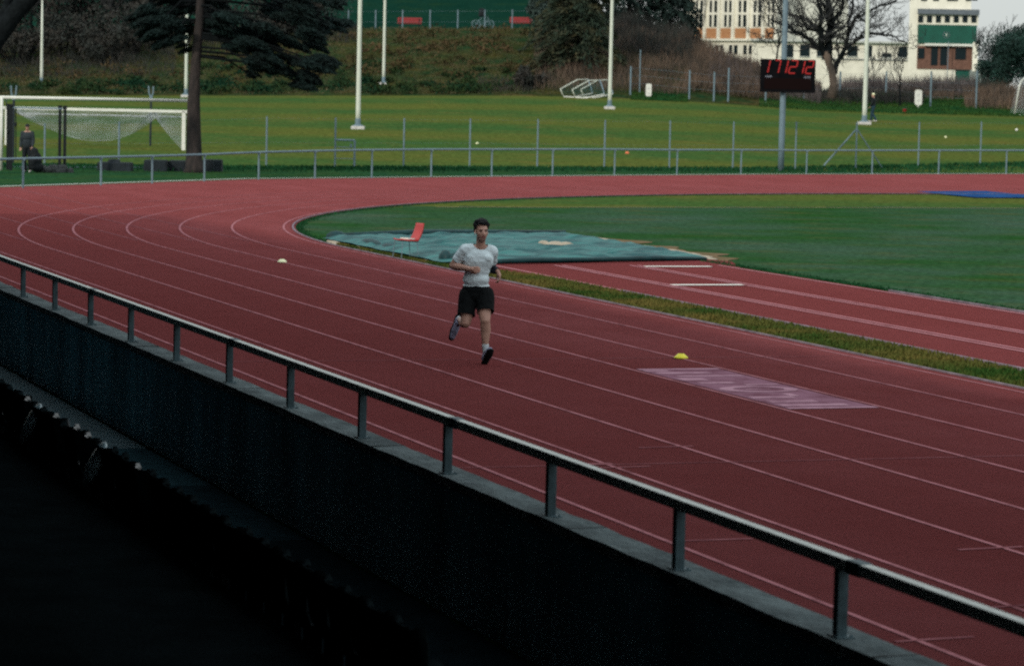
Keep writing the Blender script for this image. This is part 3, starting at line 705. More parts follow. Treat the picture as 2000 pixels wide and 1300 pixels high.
def text(s, size, name, m, parent, loc, rot=(PI/2, 0, 0), sx=1.):
    c = bpy.data.curves.new(name, 'FONT'); c.body = s; c.size = size; c.align_x = 'CENTER'; c.align_y = 'CENTER'; c.extrude = .002
    tmp = bpy.data.objects.new('tmp', c); COL.objects.link(tmp); dg = bpy.context.evaluated_depsgraph_get()
    me = bpy.data.meshes.new_from_object(tmp.evaluated_get(dg)); bpy.data.objects.remove(tmp); me.materials.clear(); me.materials.append(m)
    o = link(name, me, parent, loc); o.rotation_euler = rot; o.scale = (sx, 1, 1); return o
text('HEIM', .13, 'lettering', MAT['bluegrey'], sb, ((1494.5-1525)*k, -.36, pz(151)))
text('GAST', .13, 'lettering', MAT['bluegrey'], sb, ((1570-1525)*k, -.36, pz(151)))

# ------------------------------------------------------------------ goals, nets
def net(name, P, nu, nv, parent, r=.006):
    """P(s,t) -> point; strands both ways"""
    b = MB()
    for i in range(nu+1): b.tube([P(i/nu, j/12) for j in range(13)], r, 3, cap=False)
    for j in range(nv+1): b.tube([P(i/24, j/nv) for i in range(25)], r, 3, cap=False)
    return b.build(name, MAT['net'], parent)
pl = at_z(2, 332, -.03); v = uv(pl)[1]; k = v/FPX
gA = thing('football_goal', 'large white football goal behind the black exercise frame', 'goal', pl, FACE, None)
wA, hA = 356*k, 141*k; dA = 2.5
for x in (0, wA): MB().tube([(x, x/wA*4., 0), (x, x/wA*4., hA)], .06, 12).build('post', MAT['white'], gA, smooth=True)
MB().tube([(-.06, 0, hA), (wA+.06, 4., hA)], .06, 12).build('crossbar', MAT['white'], gA, smooth=True)
fz = MB().tube([(0, 0, hA), (.0, 1.0, hA-.05), (0, dA, .05), (wA, dA+4., .05), (wA, 5., hA-.05), (wA, 4., hA)], .02, 8); fz.build('rear_frame', MAT['galv'], gA, smooth=True)
pB = at_z(358, 309.5, -.03); v = uv(pB)[1]; kB = v/FPX
gB = thing('training_goal', 'lower white goal with a sagging net, right behind the large goal', 'goal', pB, FACE, None)
wB, hB = 345*kB, 92*kB
for x, d_ in ((0, 0), (-wB, 0)): MB().box((x, d_, hB/2), (.16, .12, hB)).build('post', MAT['white'], gB)
MB().box((-wB/2, 0, hB-.02), (wB+.4, .12, .12)).build('crossbar', MAT['white'], gB)
MB().box((.05, 0, .04), (.3, .6, .08)).build('foot_plate', MAT['white'], gB)
b = MB().tube([(0, 0, hB), (.2, 1.2, hB-.3)], .025, 8).tube([(-wB, 0, hB), (-wB+.4, 1.2, hB-.3)], .025, 8).tube([(.15, 1.2, hB-.28), (-wB+.4, 1.2, hB-.28)], .03, 8)
b.build('rear_frame', MAT['net'], gB, smooth=True)
def sagA(s, t):    # net bundled up over the bar, hanging in a long bow
    x = -wB+.3+(wB-1.6)*s; bow = 4*max(0, min(1, (s-.0)))*(1-s); low = hB-.25-1.5*(bow**1.0)*(.55+.45*s)
    z = (hB-.05)*(1-t)+low*t + .05*math.sin(s*31+t*5); return (x, .55+.5*t+.15*math.sin(s*17+t*3), z if t < 1 else low)
net('net', sagA, 64, 16, gB, .009)
def sagB(s, t):
    x = -1.45+1.45*s; low = hB-.1-(hB-.35)*s**.8; z = (hB-.05)*(1-t)+low*t
    return (x, .4+.4*t, z)
net('net', sagB, 14, 14, gB, .009)

# tilted small goals stacked by the bank
def mini(px, py, dx, lab):
    p = hit(px, py); p = Vector((p.x, p.y, p.z)); v = uv(p)[1]; k = v/FPX
    g = thing('small_goal', lab, 'goal', p, FACE, None)
    q = [(0, 0, .05), (-7*k, -.0, 16*k), (27*k, 1.6, 35*k), (48*k, 1.7, 36*k), (56*k, .2, 9*k)]
    b = MB().tube(q[:4], .034, 10).build('frame', MAT['mast'], g, smooth=True)
    MB().tube([q[3], (52*k, .9, 24*k), q[4]], .04, 8).build('stay', MAT['galv'], g, smooth=True)
    MB().tube([q[0], (20*k, .1, .02), q[4]], .04, 8).build('ground_bar', MAT['white'], g, smooth=True)
    Pn = lambda s, t: tuple(Vector(q[0])*(1-s)*(1-t)+Vector(q[1])*(1-s)*t+Vector(q[4])*s*(1-t)+Vector(q[3])*s*t)
    net('net', Pn, 12, 9, g, .005).data.materials[0] = MAT['netdark']
mini(1101, 190.5, 0, 'small white goal tipped on its back, leftmost of the three nested ones')
mini(1124, 192, 0, 'small white goal tipped on its back, middle one of the three nested')
mini(1141, 191.5, 0, 'small white goal tipped on its back, the nested one nearest the mast')
# goal at the right border
p = hit(1981, 226); v = uv(p)[1]; k = v/FPX
g = thing('side_goal', 'white tube goal with rounded corners and dark net beside the brown scrub', 'goal', p, FACE)
MB().tube([(0, 0, 0), (8*k, 0, 58*k), (12*k, 0, 68*k), (20*k, .1, 75*k), (34*k, .2, 77*k), (5.2, .4, 77*k)], .06, 10).build('frame', MAT['white'], g, smooth=True)
MB().tube([(0, 0, .04), (1., .5, .04), (5.2, .8, .04)], .05, 8).build('ground_bar', MAT['white'], g)
MB().tube([(5.2, .4, 0), (5.2, .4, 77*k)], .06, 10).build('post', MAT['white'], g)
net('net', lambda s, t: (8*k*t+5*s, .3+1.6*(1-t), 74*k*t), 40, 22, g, .008)

# ------------------------------------------------------------------ exercise frame, forked poles, blocks
rp = at_z(21, 333, -.03); v = uv(rp)[1]; k = v/FPX
rg = thing('exercise_frame', 'black steel pull up frame standing in front of the large goal', 'exercise frame', rp, FACE)
for px, yt, dy in ((7, 204, .9), (21, 204, 0), (109, 205, .9), (126, 205, 0)):
    x = (px-21)*k; h = (332-yt)*k
    b = MB().box((x, dy, h/2), (.10, .10, h)).box((x, dy, h-.03), (.14, .14, .1)); b.build('upright', MAT['black'], rg)
h = 122*k
for a, b_ in (((0, 0, h), (105*k, 0, h)), ((-14*k, .9, h), (88*k, .9, h))): MB().tube([a, b_], .026, 10).build('bar', MAT['galv'], rg)
MB().bar((-14*k, .9, 70*k), (0, 0, 90*k), .05).build('brace', MAT['black'], rg)
MB().bar((-14*k, .9, h), (0, 0, h), .05).bar((88*k, .9, h), (105*k, 0, h), .05).build('side_bar', MAT['black'], rg)
MB().tube([(9*k, -.02, h), (9.5*k, -.02, 90*k), (10*k, -.05, 25*k)], .02, 6).sphere((9.5*k, -.05, 90*k), (.05, .05, .1), 8).build('strap', MAT['black'], rg)
for px, yt, yb, lab in ((25, 168, 322, 'thin dark pole with grey forked top rising behind the exercise frame'), (293, 169, 305, 'thin dark pole with grey forked top behind the goal net')):
    p = at_z(px, yb, -.03); v = uv(p)[1]; k = v/FPX; H = (yb-yt)*k
    t = thing('forked_pole', lab, 'pole', p, FACE, 'thin forked poles')
    MB().tube([(0, 0, -.05), (.02, 0, H-.5)], .05, 8).build('shaft', MAT['jacket'], t)
    b = MB().tube([(.02, 0, H-.52), (-.07, 0, H-.35), (-.1, 0, H)], .035, 8).tube([(.02, 0, H-.52), (.1, 0, H-.35), (.12, 0, H)], .035, 8).box((.02, 0, H-.5), (.14, .1, .12))
    b.build('fork', MAT['galv'], t)
for px, py, w, h_, lab in ((223, 334, 68, 17, 'low dark block on the grass below the goal net'), (303, 334.5, 46, 22, 'dark block nearest the net pole, beside the pine trunk'), (345, 334.5, 34, 21, 'dark block directly beside the pine trunk on the goal side'), (413, 335, 40, 23, 'dark block just past the pine trunk, on the open field side')):
    p = at_z(px, py, -.03); k = uv(p)[1]/FPX
    t = MB().box((0, .3, h_*k/2-.05), (w*k, .7, h_*k+.1), taper=.96)
    if w > 60: t.box((-.05, .3, h_*k+.03), (w*k*.4, .5, .16), taper=.7)
    o = t.build('dark_block', MAT['block'], None, loc=p, bevel=.05); o.rotation_euler = (0, 0, FACE); tag(o, lab, 'block', 'dark blocks under the pine')
p = at_z(95, 337, -.03); b = MB()
for _ in range(26): b.sphere((random.gauss(0, .34), random.gauss(.2, .2), random.uniform(.0, .13)), [random.uniform(.1, .22) for _ in range(3)], 8)
o = b.build('rubble_heap', MAT['gravel'], None, loc=p); o.rotation_euler = (0, 0, FACE); tag(o, 'low grey heap of rubble at the feet of the exercise frame', 'heap')

# ------------------------------------------------------------------ small things on the field
def ball(px, py, r, m, name, lab, cat):
    p = hit(px, py); 
    b = MB().lathe([(r*1.15, .0), (r*1.15, .02), (r*.95, .05), (r*.5, r*1.1), (r*.36, r*1.15)], 14) if cat == 'cone' else MB().sphere((0, 0, r), r, 12)
    tag(b.build(name, m, None, loc=p, smooth=cat != 'cone'), lab, cat)
ball(932, 281, .065, MAT['cream'], 'field_marker', 'cream marker lying on the field between two fence posts', 'cone')
ball(1225, 300, .09, MAT['orange'], 'field_marker', 'orange marker lying on the field just beyond the rail', 'cone')
ball(1985.5, 256.5, .085, MAT['white'], 'football', 'white ball lying far out on the grass at the border', 'ball')
ball(1847, 270.5, .07, MAT['cream'], 'football', 'pale ball on the mown grass between two fence posts', 'ball')
p = hit(1767, 222); b = thing('red_bucket', 'small red bucket standing on the grass near the walker', 'bucket', p)
MB().lathe([(.10, 0), (.14, .3), (.15, .31), (.135, .31), (.095, .02)], 16).build('body', MAT['red'], b, smooth=True)
MB().tube([(.14*math.cos(a), 0, .3+.12*math.sin(a)) for a in np.linspace(0, PI, 9)], .008, 6).build('handle', MAT['galv'], b)
for x0, x1, yt, yb, base, lab in ((1261, 1272, 164, 190, 191, 'white rounded board by the mast and the brown scrub'), (1786, 1800, 176, 205.5, 213, 'white rounded board on a short stem near the red bucket')):
    p = hit((x0+x1)/2, base); k = uv(p)[1]/FPX; w, h_ = (x1-x0)*k, (yb-yt)*k; z = (base-yb)*k
    t = thing('sign_board', lab, 'sign', p, FACE)
    r = w*.28; pts = []
    for cx, cz, a0 in ((w/2-r, h_-r, 0), (-w/2+r, h_-r, PI/2), (-w/2+r, r, PI), (w/2-r, r, 1.5*PI)):
        for i in range(5): pts.append((cx+r*math.cos(a0+i*PI/8), cz+r*math.sin(a0+i*PI/8)))
    n = len(pts); m = MB(); m.add([(a, -.04, z+c) for a, c in pts]+[(a, .04, z+c) for a, c in pts], [tuple(range(n)), tuple(range(2*n-1, n-1, -1))]+[(i, n+i, n+(i+1) % n, (i+1) % n) for i in range(n)])
    m.build('board', MAT['white'], t)
    MB().box((-.02*w, -.047, z+h_*.66), (w*.36, .01, h_*.09)).box((.02*w, -.047, z+h_*.30), (w*.3, .01, h_*.1)).build('marking', MAT['palegrey'], t)
    MB().box((0, .0, z/2-.05), (.09, .07, z+.15)).build('stem', MAT['white'], t)

# ------------------------------------------------------------------ path on the bank: fence, benches, bicycle
def pathfence(name, lab, pts, hpx, m):
    B_ = [onground(x, v) for x, v in pts]; o0 = B_[0]; f = thing(name, lab, 'fence', o0)
    for q in B_: 
        h = hpx*uv(q)[1]/FPX; MB().tube([q-o0+Vector((0, 0, -.2)), q-o0+Vector((0, 0, h))], .055, 8).build('post', MAT['galv'], f)
    b = MB()
    for z in (.35, .92): b.tube([q-o0+Vector((0, 0, hpx*uv(q)[1]/FPX*z)) for q in B_], .005, 4)
    b.build('wire', MAT['galv'], f)
pathfence('path_fence', 'row of thin pale fence posts along the path above the bank', [(x, 232.5) for x in (676, 729, 781.5, 835, 889, 941.5, 995, 1048)], 36, MAT['galv'])
def pathrail():
    B_ = [onground(x, 233.) for x in (-40, 20, 95, 180, 264, 330)]; o0 = B_[0]; f = thing('path_rail', 'pale low rail along the path on the dark bank', 'rail', o0)
    MB().tube([q-o0+Vector((0, 0, .55)) for q in B_], .06, 6).build('rail', MAT['foot'], f)
    for q in B_: MB().tube([q-o0+Vector((0, 0, -.1)), q-o0+Vector((0, 0, .6))], .05, 6).build('post', MAT['galv'], f)
pathrail()
def bench(px, v, w_px, lab):
    p = onground(px, v); k = v/FPX; w = w_px*k
    t = thing('park_bench', lab, 'bench', p, FACE, None)
    b = MB(); 
    for i in range(3): b.box((0, -.12+.15*i, .45), (w, .13, .04))
    b.build('seat', MAT['benchred'], t, bevel=.006); b = MB()
    for i in range(3): b.box((0, .30+.03*i, .58+.14*i), (w, .03, .12), Euler((-.15, 0, 0)))
    b.build('backrest', MAT['benchred'], t, bevel=.006)
    for x in (-w*.4, w*.4): MB().box((x, .05, .2), (.07, .5, .44)).box((x, .3, .6), (.06, .05, .5)).build('leg', MAT['black'], t)
bench(795, 236, 47, 'red slatted bench on the path behind the slender mast')
bench(1012, 236, 44, 'red slatted bench on the path beside the grey green shrub')
bench(540, 237, 46, 'red slatted bench glimpsed through the pine branches')
p = onground(938, 234.5); bk = thing('bicycle', 'bicycle with pale wheels leaning at the path fence, dark bag on it', 'bicycle', p, FACE+.1)
for x in (-.52, .52):
    wv = MB().tube([(x+.33*math.cos(a), 0, .34+.33*math.sin(a)) for a in np.linspace(0, 2*PI, 25)], .03, 6, cap=False)
    for i in range(6): a = i*PI/6; wv.tube([(x-.32*math.cos(a), 0, .34-.32*math.sin(a)), (x+.32*math.cos(a), 0, .34+.32*math.sin(a))], .006, 4)
    wv.build('wheel', MAT['galv'], bk)
MB().tube([(-.52, 0, .34), (-.12, 0, .86), (.36, 0, .88), (.0, 0, .32), (-.12, 0, .86)], .022, 6).tube([(.36, 0, .95), (.52, 0, .34)], .022, 6).tube([(-.52, 0, .34), (0, 0, .32)], .018, 6).build('frame', MAT['galv'], bk)
MB().box((-.14, 0, .96), (.26, .13, .07)).build('saddle', MAT['black'], bk, bevel=.02); MB().tube([(.36, -.28, 1.05), (.38, 0, 1.0), (.36, .28, 1.05)], .018, 6).build('handlebar', MAT['black'], bk)
MB().box((-.1, .0, 1.25), (.55, .35, .62), taper=.7).build('bag', MAT['black'], bk, bevel=.08)
#PART4
# ------------------------------------------------------------------ buildings
class Facade:
    """local frame: x along the facade, -y towards the viewer, z up; fx/fz turn frame columns and rows into metres on it"""
    def __init__(s, xl, vl, xr, vr, zb):
        a, b = at_v(xl, 100, vl), at_v(xr, 100, vr); s.o = Vector((a.x, a.y, zb)); e = Vector((b.x-a.x, b.y-a.y, 0)); s.W = e.length; s.e = e.normalized()
        s.rz = math.atan2(e.y, e.x); s.xl, s.xr, s.vl, s.vr = xl, xr, vl, vr
    def depth(s, px):
        lo, hi = -3., 4.
        for _ in range(40):
            m = (lo+hi)/2; p = s.o+s.e*s.W*m; u, v = uv(p)
            if 1000+FPX*u/v < px: lo = m
            else: hi = m
        return lo
    def fx(s, px): return s.depth(px)*s.W
    def fz(s, px, row):
        p = s.o+s.e*s.fx(px); v = uv(p)[1]; return EYE+(hz(px)-row)*v/FPX-s.o.z
def panel(f, name, m, parent, rects, y=-.02, d=.1, mb=None):
    b = mb or MB()
    for x0, x1, r0, r1 in rects:
        xm = (x0+x1)/2; a, c = f.fx(x0), f.fx(x1); z0, z1 = f.fz(xm, r1), f.fz(xm, r0)
        b.box(((a+c)/2, y, (z0+z1)/2), (c-a, d, z1-z0))
    return b if mb is not None else b.build(name, m, parent)

# hall with brick panels, on the left
f = Facade(1336, 406, 1501, 393, 2.)
bd = thing('hall_building', 'tall cream hall with tall paired windows over orange brick panels', 'building', f.o, f.rz)
dep = 14.; H = 24.
MB().box((f.W/2, dep/2+.12, H/2), (f.W, dep, H)).build('wall', MAT['plaster'], bd)
for x0, x1 in ((1337, 1358.5), (1364.6, 1385.4), (1392, 1413), (1420, 1442), (1449.5, 1471.5), (1478.5, 1497.5)):
    panel(f, 'brick_panel', MAT['brick'], bd, [(x0, x1, 56.5, 76)], .1, .1)
for i, x in enumerate((1334.5, 1361.5, 1388.5, 1416.5, 1446, 1475, 1500)):
    panel(f, 'pilaster', MAT['plaster'], bd, [(x-2.4, x+2.4, -60, 76.5)], .02, .28)
panel(f, 'cornice', MAT['plaster'], bd, [(1333, 1503, 76.8, 81)], -.02, .4)
for i, (a, b_) in enumerate(((1343, 1356), (1369.5, 1384), (1398.5, 1413), (1426, 1440.5), (1455, 1469.5), (1483, 1495))):
    for r0, r1 in ((3, 26), (30.5, 53.5), (-24, -1), (-52, -28)):
        w = panel(f, 'window', MAT['glass'], bd, [(a, b_, r0, r1)], .1, .07)
        panel(f, 'mullion', MAT['plaster'], w, [((a+b_)/2-1.9, (a+b_)/2+1.9, r0-.5, r1+.5)], .05, .08)
    panel(f, 'transom', MAT['plaster'], bd, [(a-1.5, b_+1.5, 26, 30.5)], .07, .14)
for a, b_ in ((1383, 1388), (1392, 1397.5), (1409.5, 1415), (1419, 1425.5), (1437.5, 1443), (1448, 1453)):
    panel(f, 'cellar_window', MAT['glass'], bd, [(a, b_, 89, 106.5)], .08, .1)
MB().box((f.W/2, dep/2, H+.2), (f.W+1, dep+1, .4)).build('roof', MAT['slab'], bd)

# low white building in the middle
f = Facade(1470, 384, 1790, 381.5, 2.)
bd = thing('low_building', 'low white building with dark windows behind the big bare tree', 'building', f.o, f.rz)
H = f.fz(1620, 84)
MB().box((f.W/2, 4.1, H/2), (f.W, 8, H)).build('wall', MAT['plaster'], bd)
MB().box((f.W/2, 4., H+.12), (f.W+.6, 8.8, .24)).build('roof', MAT['plastergrey'], bd)
for x0, x1, r0, r1 in ((1513, 1535, 88, 113), (1548, 1567, 88, 111), (1581, 1602, 89, 111), (1640, 1660, 90, 111), (1676, 1688, 90, 112), (1707, 1726, 105, 113), (1739, 1757, 92, 113)):
    w = panel(f, 'window', MAT['glass'], bd, [(x0, x1, r0, r1)], .08, .1); panel(f, 'sill', MAT['plastergrey'], w, [(x0-1, x1+1, r1, r1+1.5)], .04, .2)
panel(f, 'ledge', MAT['slab'], bd, [(1590, 1776, 116.5, 118)], .04, .2)
# building with the green cladding
f = Facade(1774, 351., 1894, 350, 2.)
bd = thing('green_building', 'white building with a green clad storey and a row of small square windows', 'building', f.o, f.rz)
H = f.fz(1834, -26)
MB().box((f.W/2, 3.7, H/2), (f.W, 7, H)).build('wall', MAT['plaster'], bd)
panel(f, 'roof_slab', MAT['slab'], bd, [(1774.5, 1894.5, 20, 30)], .0, .9)
panel(f, 'window_band', MAT['plaster'], bd, [(1775, 1893, 30.3, 50)], .12, .2)
for i in range(7):
    x = 1780.5+i*17.25; panel(f, 'square_window', MAT['glass'], bd, [(x-5, x+5, 32.5, 45.5)], .0, .1)
for i, x in enumerate((1786, 1809, 1836, 1846, 1872, 1884)): panel(f, 'upper_window', MAT['glass'], bd, [(x-5.5, x+5.5, -16, 3.5)], .16, .1)
gp = panel(f, 'green_panel', MAT['greenpanel'], bd, [(1775.5, 1890.5, 50.4, 86.3)], .1, .22)
cx, cz = f.fx(1831.5), f.fz(1831.5, 69.5); k = 350/FPX
em = MB(); em.tube([(cx+6*k*math.cos(a), -.03, cz+6*k*math.sin(a)) for a in np.linspace(0, 2*PI, 25)], .035, 6, cap=False)
em.build('emblem_ring', MAT['slab'], gp)
em = MB().bar((cx, -.03, cz-2.8*k), (cx, -.03, cz+.3*k), .1).bar((cx, -.03, cz), (cx-1.6*k, -.03, cz+2.6*k), .09).bar((cx, -.03, cz), (cx+1.7*k, -.03, cz+2.2*k), .09)
em.build('emblem_mark', MAT['plastergrey'], gp)
panel(f, 'white_ledge', MAT['white'], bd, [(1790, 1884, 86.6, 91)], -.05, .8)
panel(f, 'brick_wall', MAT['brickred'], bd, [(1776, 1884, 91.3, 136)], .14, .08)
dw = panel(f, 'doorway', MAT['glass'], bd, [(1803, 1816, 93, 128)], .08, .1); panel(f, 'doorway', MAT['glass'], bd, [(1821, 1834, 93, 128)], .08, .1)
panel(f, 'ground_window', MAT['glass'], bd, [(1850, 1871, 95, 117)], .08, .1); panel(f, 'ground_window', MAT['glass'], bd, [(1777, 1790, 95, 115)], .08, .1)
panel(f, 'pillar', MAT['plaster'], bd, [(1883.5, 1893.5, 84, 140)], -.2, .5)
MB().tube([(f.fx(1836), -1.0, 0), (f.fx(1836), -1.0, f.fz(1836, 82))], .05, 6).build('flag_pole', MAT['galv'], bd)
f = Facade(1895, 356, 1930, 356, 2.)
bd = thing('white_annex', 'small white annex between the green clad building and the dark bush', 'building', f.o, f.rz)
Ha = f.fz(1910, 121)
MB().box((f.W/2, 2.6, Ha/2), (f.W, 5, Ha)).build('wall', MAT['plastergrey'], bd); MB().box((f.W/2, 2.5, Ha+.1), (f.W+.5, 5.6, .22)).build('roof', MAT['slab'], bd)
panel(f, 'window', MAT['glass'], bd, [(1902, 1914, 126, 136)], .06, .1)
p = onground(1876, 238); k = 238/FPX
t = thing('green_container', 'teal green container in front of the brick ground floor', 'container', p, FACE)
MB().box((0, .5, .9), (24*k, 1., 1.5)).build('bin', MAT['greenpanel'], t, bevel=.05); MB().box((0, .5, 1.7), (24*k+.08, 1.08, .1)).build('lid', MAT['ever'], t)

# ------------------------------------------------------------------ boundary fence behind the mound
bf = [(1231, 185, 130), (1249, 184, 98), (1346, 194, 138), (1394, 198, 141), (1422, 199, 133), (1495, 200, 150), (1570, 196, 145), (1640, 193, 140), (1730, 190, 140), (1817, 210, 140), (1906, 213, 138)]
q0 = onground(1231, 211); fe = thing('boundary_fence', 'tall thin grey mesh fence posts in front of the brown scrub', 'fence', q0); T = []
for x, rb, rt_ in bf:
    q = hit(x, rb); q = q if uv(q)[1] < 230 else onground(x, 212); h = (rb-rt_)*uv(q)[1]/FPX
    MB().tube([q-q0+Vector((0, 0, -.3)), q-q0+Vector((0, 0, h))], .06 if x != 1249 else .04, 6).build('post', MAT['galv'], fe); T.append((q-q0, h))
b = MB()
for z in (.4, .7, .98): b.tube([q+Vector((0, 0, min(h, 1.8)*z)) for q, h in T], .005, 4)
b.build('wire', MAT['galv'], fe)

# ------------------------------------------------------------------ trees
def branch(b, p, d, L, r, depth, spread=.55, rmin=.018, up_=.12, kids=(2, 3), tw=None):
    n = 5; pts = [p]; rad = [r]; q = p.copy(); dd = d.copy()
    for i in range(n):
        dd = (dd+Vector((random.gauss(0, .14), random.gauss(0, .14), random.gauss(up_*.35, .1)))).normalized(); q = q+dd*L/n
        pts.append(q.copy()); rad.append(max(rmin, r*(1-.42*(i+1)/n)))
    (tw if (tw is not None and depth <= 2) else b).tube(pts, rad, 7 if r > .08 else 4 if r > .03 else 3, cap=False)
    if depth <= 0: return
    for k in range(random.randint(*kids)+(1 if depth > 2 else 0)):
        i = random.randint(2, n) if k else n
        a = Vector((random.gauss(0, 1), random.gauss(0, 1), random.gauss(.15, .6))).normalized()
        nd = (dd*(1-spread)+a*spread+Vector((0, 0, up_))).normalized()
        branch(b, pts[i], nd, L*random.uniform(.55, .8), max(rmin, rad[i]*random.uniform(.55, .75)), depth-1, spread, rmin, up_, kids, tw)

# big bare tree: limbs follow the photograph's main boughs
p = onground(1621, 209); v = uv(p)[1]; k = v/FPX
big = thing('bare_tree', 'big bare spreading tree with a pale lower trunk in front of the low white building', 'tree', p, FACE)
def L3(px, py, dy=0): return Vector(((px-1621)*k, dy, EYE+(hz(px)-py)*v/FPX-p.z))
bt = MB(); tw = MB()
bt.tube([L3(1621, 192), L3(1624, 165), L3(1620, 140), L3(1612, 118), L3(1607, 102)], [.36, .27, .25, .25, .28], 12)
bt.build('trunk', MAT['barkpale'], big, smooth=True); bt = MB()
limbs = [([(1612, 118), (1596, 96), (1572, 76), (1540, 57), (1500, 40)], .13, .2), ([(1606, 106), (1598, 80), (1592, 60), (1594, 30), (1584, -10)], .16, -.5), ([(1612, 104), (1612, 70), (1616, 40), (1612, 0), (1622, -40)], .2, .3),
         ([(1622, 150), (1632, 124), (1644, 98), (1652, 66), (1658, 30), (1664, -20)], .13, .6), ([(1636, 112), (1652, 88), (1670, 78), (1684, 64), (1688, 50), (1672, 38)], .09, -.2), ([(1654, 60), (1662, 34), (1684, 26), (1710, 14), (1745, 2)], .09, .4),
         ([(1686, 66), (1716, 68), (1748, 74), (1772, 86)], .07, .9), ([(1598, 62), (1576, 44), (1556, 34), (1530, 28)], .09, .4), ([(1590, 58), (1570, 58), (1558, 44), (1548, 28)], .07, -.6), ([(1612, 40), (1602, 18), (1588, -4), (1570, -30)], .1, -.6),
         ([(1616, 50), (1634, 20), (1640, -10), (1650, -50)], .11, -.2), ([(1560, 68), (1530, 62), (1500, 66), (1482, 74)], .05, .5), ([(1545, 58), (1520, 30), (1505, 0), (1500, -30)], .055, .2)]
for pts_, r, dy in limbs:
    n = len(pts_); q = [L3(x+random.uniform(-1.5, 1.5), y+random.uniform(-1.5, 1.5), dy*2.5*i/(n-1)) for i, (x, y) in enumerate(pts_)]
    # subdivide for a smoother, slightly crooked limb
    qq = []; rr = []
    for i in range(n-1):
        for j in range(3):
            a = j/3; w = q[i]*(1-a)+q[i+1]*a
            if j: w = w+Vector((random.gauss(0, .05), random.gauss(0, .05), random.gauss(0, .05)))
            qq.append(w); rr.append(1.45*r*(1-.6*(i+a)/(n-1)))
    qq.append(q[-1]); rr.append(r*.5); bt.tube(qq, rr, 8, cap=False)
    for i in range(2, len(qq)):
        for _ in range(2 if r > .08 else 2):
            d_ = (qq[i]-qq[i-1]).normalized(); a = Vector((random.gauss(0, 1), random.gauss(0, .8), random.gauss(.2, .8))).normalized()
            branch(tw, qq[i], (d_*.4+a*.75).normalized(), random.uniform(.7, 1.5), max(.026, rr[i]*.45), 2, .6, .015, .1, (2, 3))
bt.build('limbs', MAT['barkdark'], big, smooth=True); tw.build('twigs', MAT['twig'], big)
def small_tree(px, v, hgt, r, depth, lab, m=MAT['barkdark'], group=None, base=None, up_=.3, rmin=.016):
    p = base or onground(px, v); t = thing('bare_tree', lab, 'tree', p, random.uniform(0, 6), group)
    b = MB(); w = MB(); branch(b, Vector((0, 0, -.2)), Vector((random.gauss(0, .06), random.gauss(0, .06), 1)), hgt, r, depth, .5, rmin, up_, (2, 4), w)
    b.build('trunk', m, t, smooth=True); w.build('twigs', MAT['twig'], t); return t
small_tree(1754, 213, 2.0, .09, 4, 'small bare tree beside the green clad building')
small_tree(1512, 300, 5.5, .13, 5, 'bare tree in front of the right end of the cream hall', rmin=.02)
small_tree(1346, 300, 5.2, .13, 4, 'bare tree before the left windows of the cream hall', rmin=.02)
small_tree(1700, 226, 1.6, .06, 4, 'slim leafless sapling behind the walker')
small_tree(1915, 240, 2.2, .07, 4, 'leafless twiggy tree rising over the dark bush')
small_tree(1945, 244, 2.6, .07, 4, 'leafless tree against the sky, above the dark bush')

# dark pine on the left, behind the far rail
p = at_z(379, 337, -.03); v = uv(p)[1]; k = v/FPX
pine = thing('pine_tree', 'dark pine with a bare reddish trunk and heavy drooping boughs', 'tree', p, FACE)
def LP(px, py, dy=0): return Vector(((px-379)*k, dy, EYE+(hz(px)-py)*v/FPX-p.z))
b = MB(); b.tube([LP(379, 340), LP(379, 326), LP(378.5, 300), LP(377, 250), LP(376.5, 200), LP(378, 150), LP(382, 90), LP(386, 40), LP(388, -30), LP(390, -120)], [.44, .34, .30, .275, .24, .20, .18, .165, .15, .12], 14)
b.build('trunk', MAT['bark'], pine, smooth=True)
CL = [(405,40,28),(440,45,30),(470,62,35),(505,72,38),(545,78,38),(585,78,36),(620,72,30),(648,56,20),(666,46,12),(480,95,33),(520,108,36),(560,118,36),(600,122,32),(630,131,22),(652,131,12),(588,150,27),(600,168,14),(500,132,16),(481,146,10),(555,22,32),(590,20,33),(525,25,25),(612,40,26),(425,72,22),(450,100,18),(640,5,20),
      (350,20,30),(320,36,32),(290,46,30),(262,48,20),(340,70,26),(305,78,24),(350,96,14),(330,5,25),(280,15,22),(355,55,20),(380,5,25),(410,-10,30),(375,-30,40),(450,-30,40),(520,-20,40),(300,-30,40)]
b = MB(); P_ = []; D_ = []
for x, y, r in CL:
    dy = random.uniform(-1.3, 1.3) if abs(x-384) > 42 else random.uniform(.4, 1.5); c0 = LP(x, y, dy); ty = min(y-25-abs(x-380)*.12, 110); root = LP(381, ty, 0); md = (root+c0)/2+Vector((0, 0, .3))
    b.tube([root, md, c0], [.06, .04, .015], 5, cap=False)
    out = 1 if x > 384 else -1
    for _ in range(4):
        R = r*k*random.uniform(.45, .7); c = c0+Vector((random.gauss(0, .55), random.gauss(0, .5), random.gauss(0, .36)))*r*k
        b.tube([md*.3+c0*.7, c+Vector((-out*R*.5, 0, .1*R)), c+Vector((out*R*.8, 0, -.25*R))], [.025, .016, .006], 4, cap=False)
        n = int(.75*r*r)+24; g = RNG.normal(size=(n, 3)); g /= np.linalg.norm(g, axis=1, keepdims=True); g *= (RNG.random((n, 1))**.5)*R*np.array([1.55, 1.3, .42])
        g[:, 2] -= .30*(g[:, 0]*out)/1.2+.16*g[:, 0]**2/R                     # boughs droop outwards
        P_.append(g+np.array(c)); D_.append(np.stack([out*RNG.uniform(.3, 1, n), RNG.normal(0, .6, n), RNG.normal(-.35, .45, n)], 1))
